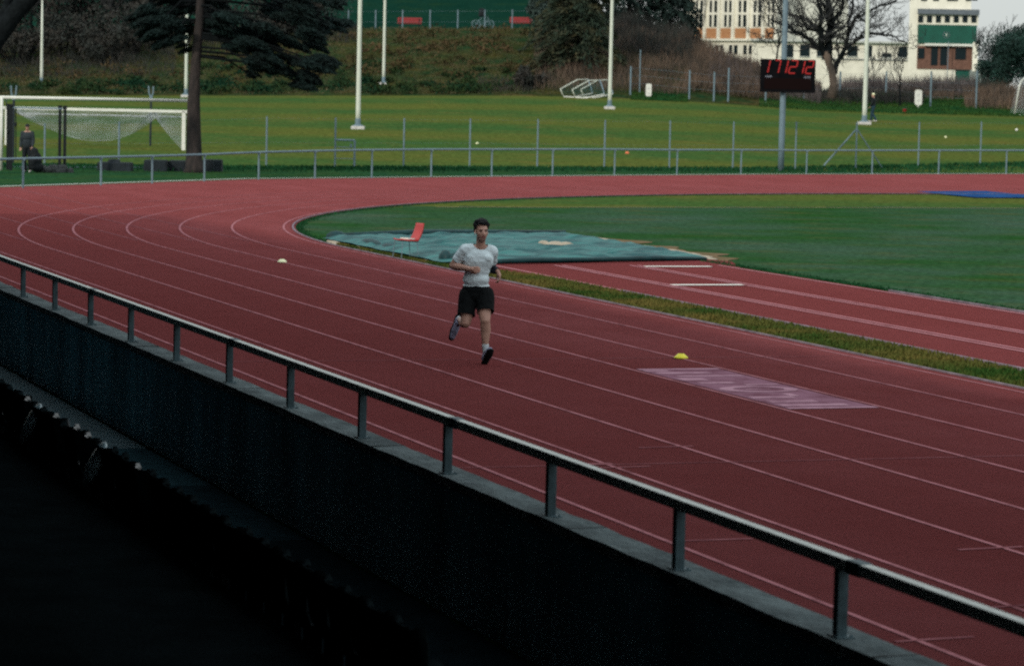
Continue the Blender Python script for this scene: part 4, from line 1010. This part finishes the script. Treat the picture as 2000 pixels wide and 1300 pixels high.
b.build('boughs', MAT['barkdark'], pine)
cards('needles', np.concatenate(P_), np.concatenate(D_), RNG.uniform(.16, .34, sum(len(a) for a in P_)), .045, MAT['needle'], pine)
# leaning trunk at the upper left corner
p = at_z(-75, 340, -.03); v = uv(p)[1]; k = v/FPX
lt = thing('leaning_tree', 'dark leaning trunk and bough crossing the upper left corner', 'tree', p, FACE)
def LL(px, py, dy=0): return Vector(((px+75)*k, dy, EYE+(hz(px)-py)*v/FPX-p.z))
MB().tube([LL(-75, 342), LL(-70, 250), LL(-52, 160), LL(-14, 82), LL(26, 26), LL(72, -22), LL(130, -80)], [.5, .42, .38, .36, .34, .3, .22], 12).build('trunk', MAT['barkdark'], lt, smooth=True)
MB().tube([LL(-30, 105), LL(-4, 50), LL(12, 10), LL(26, -40)], [.2, .18, .16, .12], 8).build('bough', MAT['barkdark'], lt, smooth=True)

# conifers and shrubs
def conifer(px, v, hgt, rad, lab, m, n=9000, base=None, droop=.5, group=None, low=.06, name='conifer'):
    p = base or onground(px, v); t = thing(name, lab, 'tree', p, random.uniform(0, 6), group)
    MB().tube([(0, 0, -.4), (0, 0, hgt*.5), (0, 0, hgt)], [.2, .14, .03], 8).build('trunk', MAT['barkdark'], t, smooth=True)
    P = []; D = []; b = MB(); nb = int(hgt*9); per = max(20, n//nb)
    for i in range(nb):
        z = hgt*(low+(1-low)*(i+random.random())/nb); R = rad*(1-(z/hgt))**.75*random.uniform(.65, 1.12)+.15; a = random.uniform(0, 2*PI)
        t_ = RNG.random(per)**.7; w = RNG.normal(0, .14, per)*R*(1.1-t_*.5)
        x = t_*R; zz = z - droop*R*t_**1.6*.75 + .12*R*np.sin(t_*3) + RNG.normal(0, .10, per)
        P.append(np.stack([x*math.cos(a)-w*math.sin(a), x*math.sin(a)+w*math.cos(a), zz], 1))
        D.append(np.stack([np.full(per, math.cos(a)), np.full(per, math.sin(a)), np.full(per, -.5)], 1)+RNG.normal(0, .5, (per, 3)))
        b.tube([(0, 0, z), (R*.5*math.cos(a), R*.5*math.sin(a), z+.02-droop*R*.2), (R*.9*math.cos(a), R*.9*math.sin(a), z-droop*R*.62)], [.035, .025, .01], 3, cap=False)
    b.build('branches', MAT['barkdark'], t)
    P = np.concatenate(P); cards('foliage', P, np.concatenate(D), RNG.uniform(.25, .6, len(P)), .13, m, t); return t
conifer(1128, 214, 11.5, 4.3, 'big drooping fir with brownish tips beside the nested small goals', MAT['fir'], 15000)
conifer(1096, 222, 10.5, 3.2, 'fir with brown tinged boughs directly behind the biggest drooping fir', MAT['fir'], 8000)
for px, v, h, lab in ((1222, 237, 13, 'dark fir left of the hall, nearest the mast'), (1262, 240, 14, 'dark fir left of the hall, middle one of the dark group'), (1303, 238, 14, 'dark fir left of the hall, close to its corner'), (1185, 236, 12, 'dark fir directly behind the mast beside the drooping firs'), (1330, 243, 14, 'dark fir touching the corner of the cream hall')):
    conifer(px, v, h, 2.5 if px < 1300 else 1.5 if px > 1320 else 2.1, lab, MAT['firdark'], 7000, low=.0, droop=.6)
def bush(px, v, w, h, lab, m, n=3500, name='bush', L_=.26, zoff=0., twigs=True, group=None, cat='bush'):
    p = onground(px, v); t = thing(name, lab, cat, p, random.uniform(0, 6), group)
    cs = [(random.gauss(0, w*.24), random.gauss(0, w*.24), h*random.uniform(.25, .8), random.uniform(.16, .32)*min(w, h)) for _ in range(16)]
    P = []; D = []
    for x, y, z, r in cs:
        k = n//16; g = RNG.normal(size=(k, 3)); g /= np.linalg.norm(g, axis=1, keepdims=True); g *= RNG.random((k, 1))**.4*r
        P.append(g+np.array([x, y, z+zoff])); D.append(g/r+RNG.normal(0, .7, (k, 3)))
    P = np.concatenate(P); cards('foliage', P, np.concatenate(D), RNG.uniform(.5, 1.2, len(P))*L_, L_*.45, m, t)
    if twigs:
        b = MB()
        for x, y, z, r in cs: b.tube([(x*.1, y*.1, -.2), (x*.5, y*.5, z*.5), (x, y, z)], [.05, .04, .015], 4, cap=False)
        b.build('stems', MAT['barkdark'], t)
    return t
bush(1058, 233, 2.6, 2.9, 'grey green shrub beside the right end of the red bench', MAT['leafgrey'], 3000)
bush(1955, 240, 4.2, 4.8, 'big dark evergreen bush at the right border', MAT['ever'], 8000)
bush(2005, 246, 4.5, 6.2, 'tall dark evergreen reaching up against the sky at the right border', MAT['ever'], 6000)
bush(1930, 236, 2.2, 2.6, 'smaller dark bush in front of the white annex', MAT['ever'], 2600)
bush(640, 236, 5., 5.2, 'big grey leafless looking shrub behind the pine boughs on the path', MAT['leafgrey'], 4500)
# dry scrub and bare undergrowth, seen as one mass
def scrub(name, lab, boxes, m, L_=(.6, 1.8), W_=.035, dens=1., lean=.22):
    P = []; D = []; LL_ = []
    for x0, x1, v0, v1, n, hs in boxes:
        for _ in range(int(n*dens)):
            v = random.uniform(v0, v1); q = onground(random.uniform(x0, x1), v); l = random.uniform(*L_)*hs*(.75+.5*noise.noise(Vector((q.x*.35, q.y*.35, 2))) )
            l = max(.2, l); D.append((random.gauss(0, lean), random.gauss(0, lean), 1)); P.append((q.x, q.y, q.z+l*.45)); LL_.append(l)
    return tag(cards(name, P, D, np.array(LL_), W_, m), lab, 'undergrowth', kind='stuff')
scrub('dry_scrub', 'pinkish brown dry scrub and stems below the hall and the firs', [(1040, 1340, 207, 230, 9000, 1.0), (1340, 1520, 209, 228, 8000, 1.05), (1520, 1600, 220, 232, 1800, .9), (1880, 2060, 212, 226, 4500, 1.0), (1780, 1880, 222, 232, 1500, .6)], MAT['brush'], lean=.28)
scrub('dark_scrub', 'dark tangled undergrowth on the bank behind the goal and the pine', [(-40, 340, 213, 236, 7000, .8), (330, 700, 224, 236, 4000, .55), (1180, 1345, 220, 238, 6000, 1.3), (1500, 1800, 214, 226, 5000, .7), (930, 1045, 206, 211, 700, .5), (1800, 1930, 226, 236, 2500, .9)], MAT['brushdark'], lean=.4)
scrub('bank_herbage', 'rough brownish green herbage covering the bank', [(300, 1120, 205.5, 232, 16000, .35), (-40, 300, 205.5, 215, 4000, .4)], mat('bank_herb', (.028, .045, .018), .9, col2=(.085, .066, .032), vscale=.35), L_=(.3, .9), W_=.06, lean=.6)
for i, (px, v, w, h) in enumerate(((60, 228, 4, 4.5), (140, 231, 5, 6.5), (215, 229, 4.5, 5.5), (285, 232, 5, 6), (20, 236, 5, 6))):
    small_tree(px, v, h*.42, .12, 4, ('bare thicket tree left of the short white mast', 'bare thicket tree just past the short white mast', 'bare dark tree in the thicket midway between mast and pine', 'bare dark tree in the thicket close to the pine boughs', 'bare dark tree in the thicket behind the leaning trunk')[i], rmin=.03)
for i, (px, v, w, h) in enumerate(((30, 219, 5.5, 3.2), (125, 221, 5., 3.8), (205, 218, 5.5, 3.), (262, 222, 5, 4.2), (95, 230, 6, 5.2), (180, 231, 6, 5.6), (318, 226, 4.5, 3.8), (250, 234, 6, 5.5), (-10, 231, 6, 5.5), (430, 228, 5., 3.2), (515, 226, 4.5, 2.6), (585, 230, 4.5, 3.6))):
    bush(px, v, w, h, 'dark tangled bush on the bank behind the goal and the pine', MAT['brushdark'], 2600, L_=.34, group='dark bushes on the bank')
def clumps(name, lab, boxes, m, per=55, L_=.3):
    P = []; D = []
    for x0, x1, v0, v1, n, r0, r1 in boxes:
        for _ in range(n):
            q = onground(random.uniform(x0, x1), random.uniform(v0, v1)); r = random.uniform(r0, r1); g = RNG.normal(size=(per, 3)); g /= np.linalg.norm(g, axis=1, keepdims=True)
            g *= RNG.random((per, 1))**.4*r*np.array([1.3, 1.3, .75]); P.append(g+np.array([q.x, q.y, q.z+r*.35])); D.append(g/r+RNG.normal(0, .8, (per, 3)))
    P = np.concatenate(P); return tag(cards(name, P, np.concatenate(D), RNG.uniform(.5, 1.2, len(P))*L_, L_*.45, m), lab, 'undergrowth', kind='stuff')
clumps('bank_undergrowth', 'low dark green undergrowth along the foot of the bank', [(-40, 1000, 205.6, 210, 170, .3, .6), (380, 1000, 210, 218, 60, .25, .5)], mat('dark_undergrowth', (.008, .034, .020), .9, col2=(.03, .042, .014), vscale=.5, spec=0.))
clumps('bank_bracken', 'withered brown bracken scattered over the bank', [(640, 1060, 212, 231, 90, .3, .7), (-40, 640, 211, 222, 60, .3, .7)], mat('bracken', (.03, .032, .014), .9, col2=(.095, .062, .034), vscale=.4, spec=0.), 40)
bush(1030, 208, 2.0, 1.5, 'dark brown leafless bush beside the nested small goals', MAT['brushdark'], 1500)
scrub('grey_scrub', 'grey leafless scrub in front of the low building and the green clad one', [(1630, 1900, 225, 237, 5200, 1.2), (1380, 1600, 210, 224, 2500, 1.2)], mat('grey_brush', (.045, .042, .045), .95, col2=(.14, .115, .11), vscale=.5, spec=0.), lean=.3, W_=.03)
scrub('mound_grass', 'deep green rough grass on the mound behind the field', [(1230, 1340, 203, 208, 2500, .3), (1480, 2060, 203, 226, 20000, .3)], mat('mound_blade', (.010, .055, .02), .9, col2=(.04, .075, .016), vscale=.3, spec=0.), L_=(.3, .9), W_=.06, lean=.6)
#PART5
# ------------------------------------------------------------------ people
def V3(r, t, u): return Vector((r, -t, u))          # r: frame right, t: towards the camera, u: up
def capsule(mb, a, ra, b, rb, n=14, flat=None):
    a, b = Vector(a), Vector(b); d = b-a; Ld = d.length; z = d.normalized() if Ld > 1e-6 else Vector((0, 0, 1))
    ref = Vector((0, 0, 1)) if abs(z.z) < .95 else Vector((0, 1, 0)); x = z.cross(ref).normalized(); y = z.cross(x)
    pr = [(-ra*math.cos(i*PI/8), ra*math.sin(i*PI/8)) for i in range(5)] + [(Ld+rb*math.sin(i*PI/8), rb*math.cos(i*PI/8)) for i in range(5)]
    vs = []
    for h, r in pr:
        r = max(r, .0008)
        for k in range(n): vs.append(a+z*h+(x*math.cos(2*PI*k/n)+y*math.sin(2*PI*k/n))*r)
    N = len(pr); fs = [(i*n+k, (i*n+(k+1) % n), (i+1)*n+(k+1) % n, (i+1)*n+k) for i in range(N-1) for k in range(n)]
    fs += [tuple(range(n-1, -1, -1)), tuple((N-1)*n+k for k in range(n))]; mb.add(vs, fs)
def fuse(name, mb, mats, parent, voxel=.008, smooth=6, cut=None, pick=None, wrinkle=None):
    me0 = mb.mesh(name+'_src'); bm = bmesh.new(); bm.from_mesh(me0); bmesh.ops.recalc_face_normals(bm, faces=bm.faces); bm.to_mesh(me0); bm.free()
    o = bpy.data.objects.new('tmp', me0); COL.objects.link(o)
    m = o.modifiers.new('r', 'REMESH'); m.mode = 'VOXEL'; m.voxel_size = voxel; m.use_smooth_shade = True
    if smooth: q = o.modifiers.new('s', 'SMOOTH'); q.factor = .5; q.iterations = smooth
    dg = bpy.context.evaluated_depsgraph_get(); me = bpy.data.meshes.new_from_object(o.evaluated_get(dg)); bpy.data.objects.remove(o)
    me.name = name; me.materials.clear()
    if cut:
        bm = bmesh.new(); bm.from_mesh(me); bmesh.ops.delete(bm, geom=[v for v in bm.verts if cut(v.co)], context='VERTS'); bm.to_mesh(me); bm.free()
    if wrinkle:
        for v in me.vertices: v.co += v.normal*wrinkle(v.co)
    if not isinstance(mats, (list, tuple)): mats = [mats]
    for m in mats: me.materials.append(m)
    if pick:
        for p in me.polygons: p.material_index = pick(p.center)
    me.polygons.foreach_set('use_smooth', [True]*len(me.polygons)); return link(name, me, parent)
def hand(mb, wrist, dirn, palm_n, curl=1., side=1, s=1.):
    """palm, four bent fingers of unequal length and a thumb off the side of the palm"""
    d = Vector(dirn).normalized(); n = Vector(palm_n).normalized(); x = d.cross(n).normalized()*side
    w = Vector(wrist)
    capsule(mb, w+d*.01*s, .024*s, w+d*.05*s, .03*s); 
    for i, (off, ln) in enumerate(((-.03, .9), (-.011, 1.0), (.009, .95), (.028, .75))):
        a = w+d*.085*s+x*off*s; capsule(mb, w+d*.03*s+x*off*.6*s, .016*s, a, .0125*s, 8)
        q = a
        for j, (l, ang) in enumerate(((.042, .55), (.028, 1.35), (.021, 2.1))):
            an = ang*curl; e = q+(d*math.cos(an)+n*math.sin(an))*l*ln*s; capsule(mb, q, (.0115-.001*j)*s, e, (.0105-.001*j)*s, 8); q = e
    tb = w+d*.03*s-x*.026*s; t1 = tb+(d*.6-x*.5+n*.45).normalized()*.04*s; t2 = t1+(d*.8+n*.55).normalized()*.032*s
    capsule(mb, tb, .016*s, t1, .0125*s, 8); capsule(mb, t1, .0125*s, t2, .0105*s, 8)

gp = at_z(946, 709.5, 0.)
PX = FPX/uv(gp)[1]
run = thing('person', 'runner in a grey t-shirt and black shorts jogging along the track', 'person', gp, FACE)
def J(px, py, t=0.):                                  # joint from a frame position and its depth towards the camera
    return V3((px-946)/PX*(1-t/37.), t, (709.5-py)/PX+.094*t)
neck, hd = J(934, 481, .03), J(934.5, 453, .06)
Rs, Re, Rw = J(904, 489, .04), J(880.5, 519, -.02), J(913, 526, .20)
Ls, Le, Lw = J(956.5, 490, -.04), J(955.5, 522, -.24), J(968.5, 528, -.06)
Rh, Rk, Ra = J(913.5, 577, .0), J(908, 631, .12), J(895, 622, -.27)
Lh, Lk, La = J(941, 576, .03), J(946, 626, .20), J(948, 686, .17)
pel, wst, cst = J(927, 566, .0), J(926.5, 540, .02), J(930, 508, .03)
def torso(mb, g=0., pecs=True):
    e = lambda c, r, rot=None: mb.sphere(c, tuple(x+g for x in r), 20, rot=rot)
    tw_ = Euler((0, 0, .22))
    e(pel, (.158, .112, .115)); e(wst, (.142, .104, .14), tw_); e((wst+cst)/2, (.15, .108, .13), tw_); e(cst, (.180, .124, .15), tw_)
    e(cst+Vector((-.02, .02, .07)), (.178, .105, .09), tw_)
    if pecs: e(cst+V3(-.075, .085, .035), (.085, .045, .06), tw_); e(cst+V3(.085, .07, .03), (.08, .045, .06), tw_)
    capsule(mb, Rs, .068+g, neck+V3(-.03, -.02, -.03), .062+g); capsule(mb, Ls, .066+g, neck+V3(.03, -.02, -.03), .062+g)
body = MB(); torso(body, -.006, False)
capsule(body, neck+V3(0, -.02, -.04), .068, neck+V3(0, .0, .05), .056); capsule(body, neck+V3(0, 0, .04), .056, hd+V3(0, -.02, -.05), .058)
hy = Euler((0, 0, .36)); hm = hy.to_matrix()          # head turned to frame right
def H(x, f, z): return hd + hm @ Vector((x, -f, z))     # x: frame right of the face, f: out of the face, z: up
body.sphere(hd+V3(0, -.012, .035), (.077, .094, .088), 20, rot=hy); body.sphere(H(0, .03, -.02), (.066, .07, .085), 20, rot=hy); body.sphere(H(0, .045, -.075), (.047, .045, .042), 16, rot=hy)
capsule(body, H(0, .086, .02), .010, H(0, .104, -.022), .0145, 10); body.sphere(H(-.014, .092, -.027), (.011, .012, .009), 8); body.sphere(H(.014, .092, -.027), (.011, .012, .009), 8)
capsule(body, H(-.045, .078, .035), .014, H(.045, .078, .035), .014, 10)                       # brow
for s in (-1, 1):
    body.sphere(H(.046*s, .058, -.012), (.026, .024, .024), 10)                                    # cheek
    body.sphere(H(.076*s, -.012, -.005), (.012, .02, .032), 10, rot=hy)                             # ear
capsule(body, H(-.02, .086, -.052), .0085, H(.02, .086, -.052), .0085, 8); capsule(body, H(-.017, .084, -.064), .0095, H(.017, .084, -.064), .0095, 8)
# arms
def limb(mb, pts, n=14):
    for (a, ra), (b_, rb) in zip(pts[:-1], pts[1:]): capsule(mb, a, ra, b_, rb, n)
mid = lambda a, b_, t=.5: a+(b_-a)*t
RARM = [(Rs, .068), (mid(Rs, Re, .45), .061), (Re, .047)]; RFORE = [(Re, .047), (mid(Re, Rw, .3), .051), (Rw, .030)]
LARM = [(Ls, .062), (mid(Ls, Le, .45), .053), (Le, .042)]; LFORE = [(Le, .042), (mid(Le, Lw, .3), .045), (Lw, .027)]
for l in (RARM, RFORE, LARM, LFORE): limb(body, l)
hand(body, Rw, (.75, -.42, -.02), (.35, .75, .0), 1.0, 1, 1.0)
hand(body, Lw, (.28, -.2, -.85), (-.75, -.15, -.2), .85, -1, .98)
RTH = [(Rh, .098), (mid(Rh, Rk, .5), .09), (Rk, .062)]; RSH = [(Rk, .06), (mid(Rk, Ra, .32)+Vector((0, 0, -.015)), .064), (mid(Rk, Ra, .7), .043), (Ra, .034)]
LTH = [(Lh, .10), (mid(Lh, Lk, .5), .092), (Lk, .063)]; LSH = [(Lk, .06), (mid(Lk, La, .32)+V3(.004, -.022, 0), .065), (mid(Lk, La, .7), .043), (La, .034)]
for l in (RTH, RSH, LTH, LSH): limb(body, l)
capsule(body, Ra, .032, Ra+V3(-.012, -.02, -.05), .026); capsule(body, La, .032, La+V3(.004, .02, -.035), .026)
eyes = [H(-.030, .082, .016), H(.030, .082, .016)]; brows = [H(-.031, .088, .036), H(.031, .088, .036)]; mouth = H(0, .094, -.057)
def pick(c):
    for e in eyes:
        if (c-e).length < .0115: return 2
    for e in brows:
        q = hm.transposed() @ (c-e)
        if abs(q.x) < .020 and abs(q.z) < .004 and q.y < .02: return 2
    q = hm.transposed() @ (c-mouth)
    if abs(q.x) < .024 and abs(q.z) < .012 and abs(q.y) < .02: return 1
    q = hm.transposed() @ (c-hd)
    if -.125 < q.z < -.045 and -.115 < q.y < .02 and abs(q.x) < .075: return 3
    return 0
fuse('body', body, [MAT['skin'], MAT['lip'], MAT['hair'], mat('stubble', (.27, .155, .12), .6, var=.15, vscale=30)], run, .0055, 4, pick=pick)
# shirt, shorts, sleeve
sh = MB(); torso(sh, .014, False); sh.sphere(cst+V3(-.075, .075, .035), (.088, .062, .055), 16); sh.sphere(cst+V3(.085, .06, .03), (.083, .062, .055), 16)
sh.sphere(wst+V3(0, .0, -.03), (.168, .125, .12), 18); sh.sphere(pel+V3(0, 0, .03), (.178, .13, .1), 18)
Rc, Lc = mid(Rs, Re, .68), mid(Ls, Le, .62)
limb(sh, [(Rs, .079), (mid(Rs, Re, .45), .074), (mid(Rs, Re, .8), .070)]); limb(sh, [(Ls, .077), (mid(Ls, Le, .45), .070), (mid(Ls, Le, .8), .066)])
rd, ld = (Re-Rs).normalized(), (Le-Ls).normalized()
hemz = J(926, 558.5, .05).z
def cut(c):
    if (c-Rc).dot(rd) > 0 and c.x < Rs.x-.02 and (c-Rc).length < .16: return True
    if (c-Lc).dot(ld) > 0 and (c-Lc).length < .115 and c.y > .10: return True
    if c.z < hemz+.004*math.sin(c.x*40)-.02*abs(c.x-pel.x): return True
    return (c-(neck+V3(0, .012, .045))).length < .092
def wr(c): return   .006*noise.noise(Vector((c.x*11+c.z*6, c.y*13, c.z*17)))+.003*noise.noise(Vector((c.x*30+c.z*20, c.y*25, c.z*34)))
fuse('t_shirt', sh, MAT['shirt'], run, .008, 5, cut=cut, wrinkle=wr)
so = MB(); so.sphere(pel+V3(0, 0, .0), (.176, .135, .12), 20); so.sphere(pel+V3(0, 0, -.06), (.178, .138, .11), 20)
rk2, lk2 = mid(Rh, Rk, .74), mid(Lh, Lk, .68)
limb(so, [(Rh+V3(-.012, 0, 0), .122), (mid(Rh, Rk, .5)+V3(-.01, 0, 0), .112), (mid(Rh, Rk, .92), .108)]); limb(so, [(Lh+V3(.02, 0, 0), .122), (mid(Lh, Lk, .5)+V3(.016, 0, 0), .113), (mid(Lh, Lk, .9)+V3(.01, 0, 0), .108)])
rdv, ldv = (Rk-Rh).normalized(), (Lk-Lh).normalized(); waist_z = hemz+.03
def cut2(c):
    m = (Rh.x+Lh.x)/2+.0
    if c.z > waist_z: return True
    if c.x < m+.01: return (c-rk2).dot(rdv) > 0
    return (c-lk2).dot(ldv) > 0
fuse('shorts', so, MAT['shorts'], run, .008, 4, cut=cut2, wrinkle=lambda c: .006*noise.noise(Vector((c.x*14, c.y*14, c.z*9))))
sl = MB(); limb(sl, [(mid(Ls, Le, .4), .066), (Le, .055), (mid(Le, Lw, .3), .056), (Lw, .037)])
lwd = (Lw-Le).normalized(); fuse('arm_sleeve', sl, MAT['sleeve'], run, .008, 3, cut=lambda c: (c-Lw).dot(lwd) > -.0 and (c-Lw).length < .08)
# hair: short sides, thick curly top
ha = MB()
for _ in range(330):
    a = random.uniform(0, 2*PI); el = random.uniform(.15, 1.57); r = Vector((.076*math.cos(el)*math.cos(a), .092*math.cos(el)*math.sin(a), .088*math.sin(el)))
    c = hm @ r; f = -(r.y)/.092
    if r.z < .03+.035*max(0, f): continue
    ha.sphere(hd+V3(0, -.012, .038)+c*random.uniform(1.12, 1.38), random.uniform(.015, .027), 6)
for _ in range(160):
    a = random.uniform(0, 2*PI); z = random.uniform(-.035, .05); r = Vector((.079*math.cos(a), .095*math.sin(a), z))
    if r.y < -.03 or (r.y < .012 and z < -.0): continue
    if abs(r.x) > .07 and r.y < .03 and z < .012: continue
    ha.sphere(hd+V3(0, -.012, .035)+hm @ r*1.04, random.uniform(.011, .017), 6)
fuse('hair', ha, MAT['hair'], run, .006, 1)
MB().sphere(H(-.082, .012, -.012), (.008, .01, .01), 8).tube([H(-.083, .016, -.014), H(-.083, .02, -.036)], .004, 6).build('earbud', MAT['white'], run, smooth=True)
# shoes and socks
def shoe(name_, heel, toe, upv, lab=None):
    heel, toe, upv = Vector(heel), Vector(toe), Vector(upv).normalized(); d = (toe-heel); Ld = d.length; d = d.normalized(); sd_ = d.cross(upv).normalized(); upv = sd_.cross(d)
    P = lambda f, s, h: heel+d*Ld*f+sd_*s+upv*h
    m = MB(); capsule(m, P(.10, 0, .058), .045, P(.25, 0, .062), .042); capsule(m, P(.25, 0, .058), .042, P(.6, .004, .048), .044); capsule(m, P(.6, .004, .046), .044, P(.88, .006, .034), .034)
    capsule(m, P(.16, 0, .07), .038, P(.2, 0, .105), .040)
    o = fuse('shoe', m, MAT['shoe'], run, .006, 3)
    s = MB(); capsule(s, P(.05, 0, .018), .044, P(.35, 0, .016), .042); capsule(s, P(.35, 0, .016), .042, P(.65, .004, .015), .053); capsule(s, P(.65, .004, .015), .053, P(.94, .006, .024), .042)
    def flatten(c): return None
    q = fuse('sole', s, MAT['sole'], o, .006, 2)
    for v in q.data.vertices:
        h = (v.co-heel).dot(upv); v.co -= upv*(h-max(-.022, min(.03, -.002+(h-.008)*.5)))
    return o
s1 = shoe('shoe', J(946, 710, .14), J(960, 684, .35), V3(-.05, -.62, .75))
s2 = shoe('shoe', J(893, 617, -.335), J(880.5, 662, -.37), V3(.35, 1., .25))
sk = MB(); capsule(sk, La, .040, mid(La, Lk, .22), .044); fuse('sock', sk, MAT['sock'], run, .008, 2)
sk = MB(); capsule(sk, Ra, .040, mid(Ra, Rk, .2), .043); fuse('sock', sk, MAT['sock'], run, .008, 2)

# standing figures: one builder, poses from joint lists (metres, r/t/u)
def stander(p, rz, label, Hh, top, trou, cap_mat, hair_mat, pose):
    t = thing('person', label, 'person', p, rz); s = Hh/1.76
    g = lambda a: V3(*(x*s for x in a))
    j = {k: g(a) for k, a in pose.items()}
    b = MB(); e = lambda c, r: b.sphere(c, tuple(x*s for x in r), 14)
    e(j['pel'], (.16, .11, .12)); e(mid(j['pel'], j['cst']), (.15, .1, .16)); e(j['cst'], (.175, .115, .16))
    for q in ('Rs', 'Ls'): capsule(b, j[q], .06*s, j['neck'], .055*s)
    capsule(b, j['neck'], .055*s, j['hd'], .055*s); e(j['hd']+V3(0, .0, .02*s), (.076, .092, .1)); e(j['hd']+V3(0, .03*s, -.05*s), (.055, .06, .06)); e(j['hd']+V3(0, .1*s, -.01*s), (.013, .02, .02))
    for a in 'RL':
        limb(b, [(j[a+'s'], .058*s), (j[a+'e'], .042*s), (j[a+'w'], .027*s)]); d_ = (j[a+'w']-j[a+'e']).normalized(); hand(b, j[a+'w'], d_, V3(0, .5, .2) if abs(d_.y) < .8 else V3(0, 0, 1), .8, 1 if a == 'R' else -1, s)
        limb(b, [(j[a+'h'], .09*s), (j[a+'k'], .056*s), (j[a+'a'], .036*s)]); capsule(b, j[a+'a']+V3(0, 0, -.03*s), .036*s, j[a+'a']+V3(0, .13*s, -.05*s), .03*s)
    fuse('body', b, MAT['skin'], t, .013, 2)
    c = MB(); f = lambda q, r: c.sphere(q, tuple((x+.018)*s for x in r), 14)
    f(j['pel']+V3(0, 0, .08*s), (.16, .11, .1)); f(mid(j['pel'], j['cst']), (.155, .11, .17)); f(j['cst'], (.175, .118, .16))
    for a in 'RL': capsule(c, j[a+'s'], .076*s, j['neck']+V3(0, 0, -.05*s), .065*s); limb(c, [(j[a+'s'], .077*s), (j[a+'e'], .06*s), (mid(j[a+'e'], j[a+'w'], .85), .048*s)])
    fuse('jacket', c, top, t, .014, 3)
    c = MB(); c.sphere(j['pel']+V3(0, 0, -.02*s), tuple(x*s for x in (.175, .128, .12)), 14)
    for a in 'RL': limb(c, [(j[a+'h'], .108*s), (j[a+'k'], .078*s), (mid(j[a+'k'], j[a+'a'], .95), .068*s)])
    fuse('trousers', c, trou, t, .014, 3)
    c = MB()
    for a in 'RL': capsule(c, j[a+'a']+V3(0, -.03*s, -.045*s), .042*s, j[a+'a']+V3(.0, .16*s, -.055*s), .036*s)
    fuse('shoes', c, cap_mat if cap_mat is MAT['white'] else MAT['foot'], t, .012, 1)
    c = MB(); c.sphere(j['hd']+V3(0, -.012*s, .045*s), tuple(x*s for x in (.084, .1, .09)), 14)
    if hair_mat is MAT['black']: c.sphere(j['hd']+V3(0, .1*s, .045*s), (.07*s, .07*s, .014*s), 10)
    hz_ = j['hd'].z+.018*s
    fuse('cap' if hair_mat is MAT['black'] else 'hair', c, hair_mat, t, .012, 1, cut=lambda q: q.z < hz_ and q.y < .04)
    return t, j
base = dict(pel=(0, 0, .93), cst=(0, .02, 1.28), neck=(0, .01, 1.46), hd=(0, .03, 1.62), Rs=(-.175, 0, 1.41), Ls=(.175, 0, 1.41), Re=(-.235, -.03, 1.13), Le=(.225, .03, 1.13), Rw=(-.24, .05, .88), Lw=(.20, .16, .92),
            Rh=(-.09, 0, .9), Lh=(.09, 0, .9), Rk=(-.1, .03, .49), Lk=(.1, .04, .49), Ra=(-.11, -.02, .085), La=(.11, -.01, .085))
p = at_z(53, 336, -.03); stander(p, FACE, 'person in dark top and black cap at the exercise frame with a black bag', 1.77, MAT['jacket'], MAT['black'], MAT['black'], MAT['black'], base)
bagp = at_z(70, 337, -.03); k = uv(bagp)[1]/FPX
bg_ = thing('holdall', 'big black bag held upright beside the standing person in the cap', 'bag', bagp+Vector((0, 0, .0)), FACE)
m = MB(); m.sphere((.0, -.05, .42), (.24, .17, .36), 16); m.sphere((.06, -.05, .2), (.24, .17, .2), 16); m.sphere((-.05, -.05, .7), (.16, .12, .22), 14); fuse('bag_body', m, MAT['black'], bg_, .02, 4)
MB().tube([(-.14, -.2, .78), (-.13, -.24, .93), (-.03, -.22, .92), (.02, -.18, .82)], .016, 6).build('handle', MAT['jacket'], bg_)
wk = dict(base); wk.update(Rk=(-.08, .12, .5), Ra=(-.08, .14, .085), Lk=(.08, .02, .49), La=(.08, -.2, .11), Rw=(-.2, -.05, .88), Lw=(.2, .16, .92))
p = hit(1705, 238); stander(p, FACE-1.9, 'distant walker in a dark top and blue jeans beside the mast with the broad footing', 56.*uv(p)[1]/FPX, MAT['black'], MAT['jeans'], MAT['black'], MAT['cream'], wk)
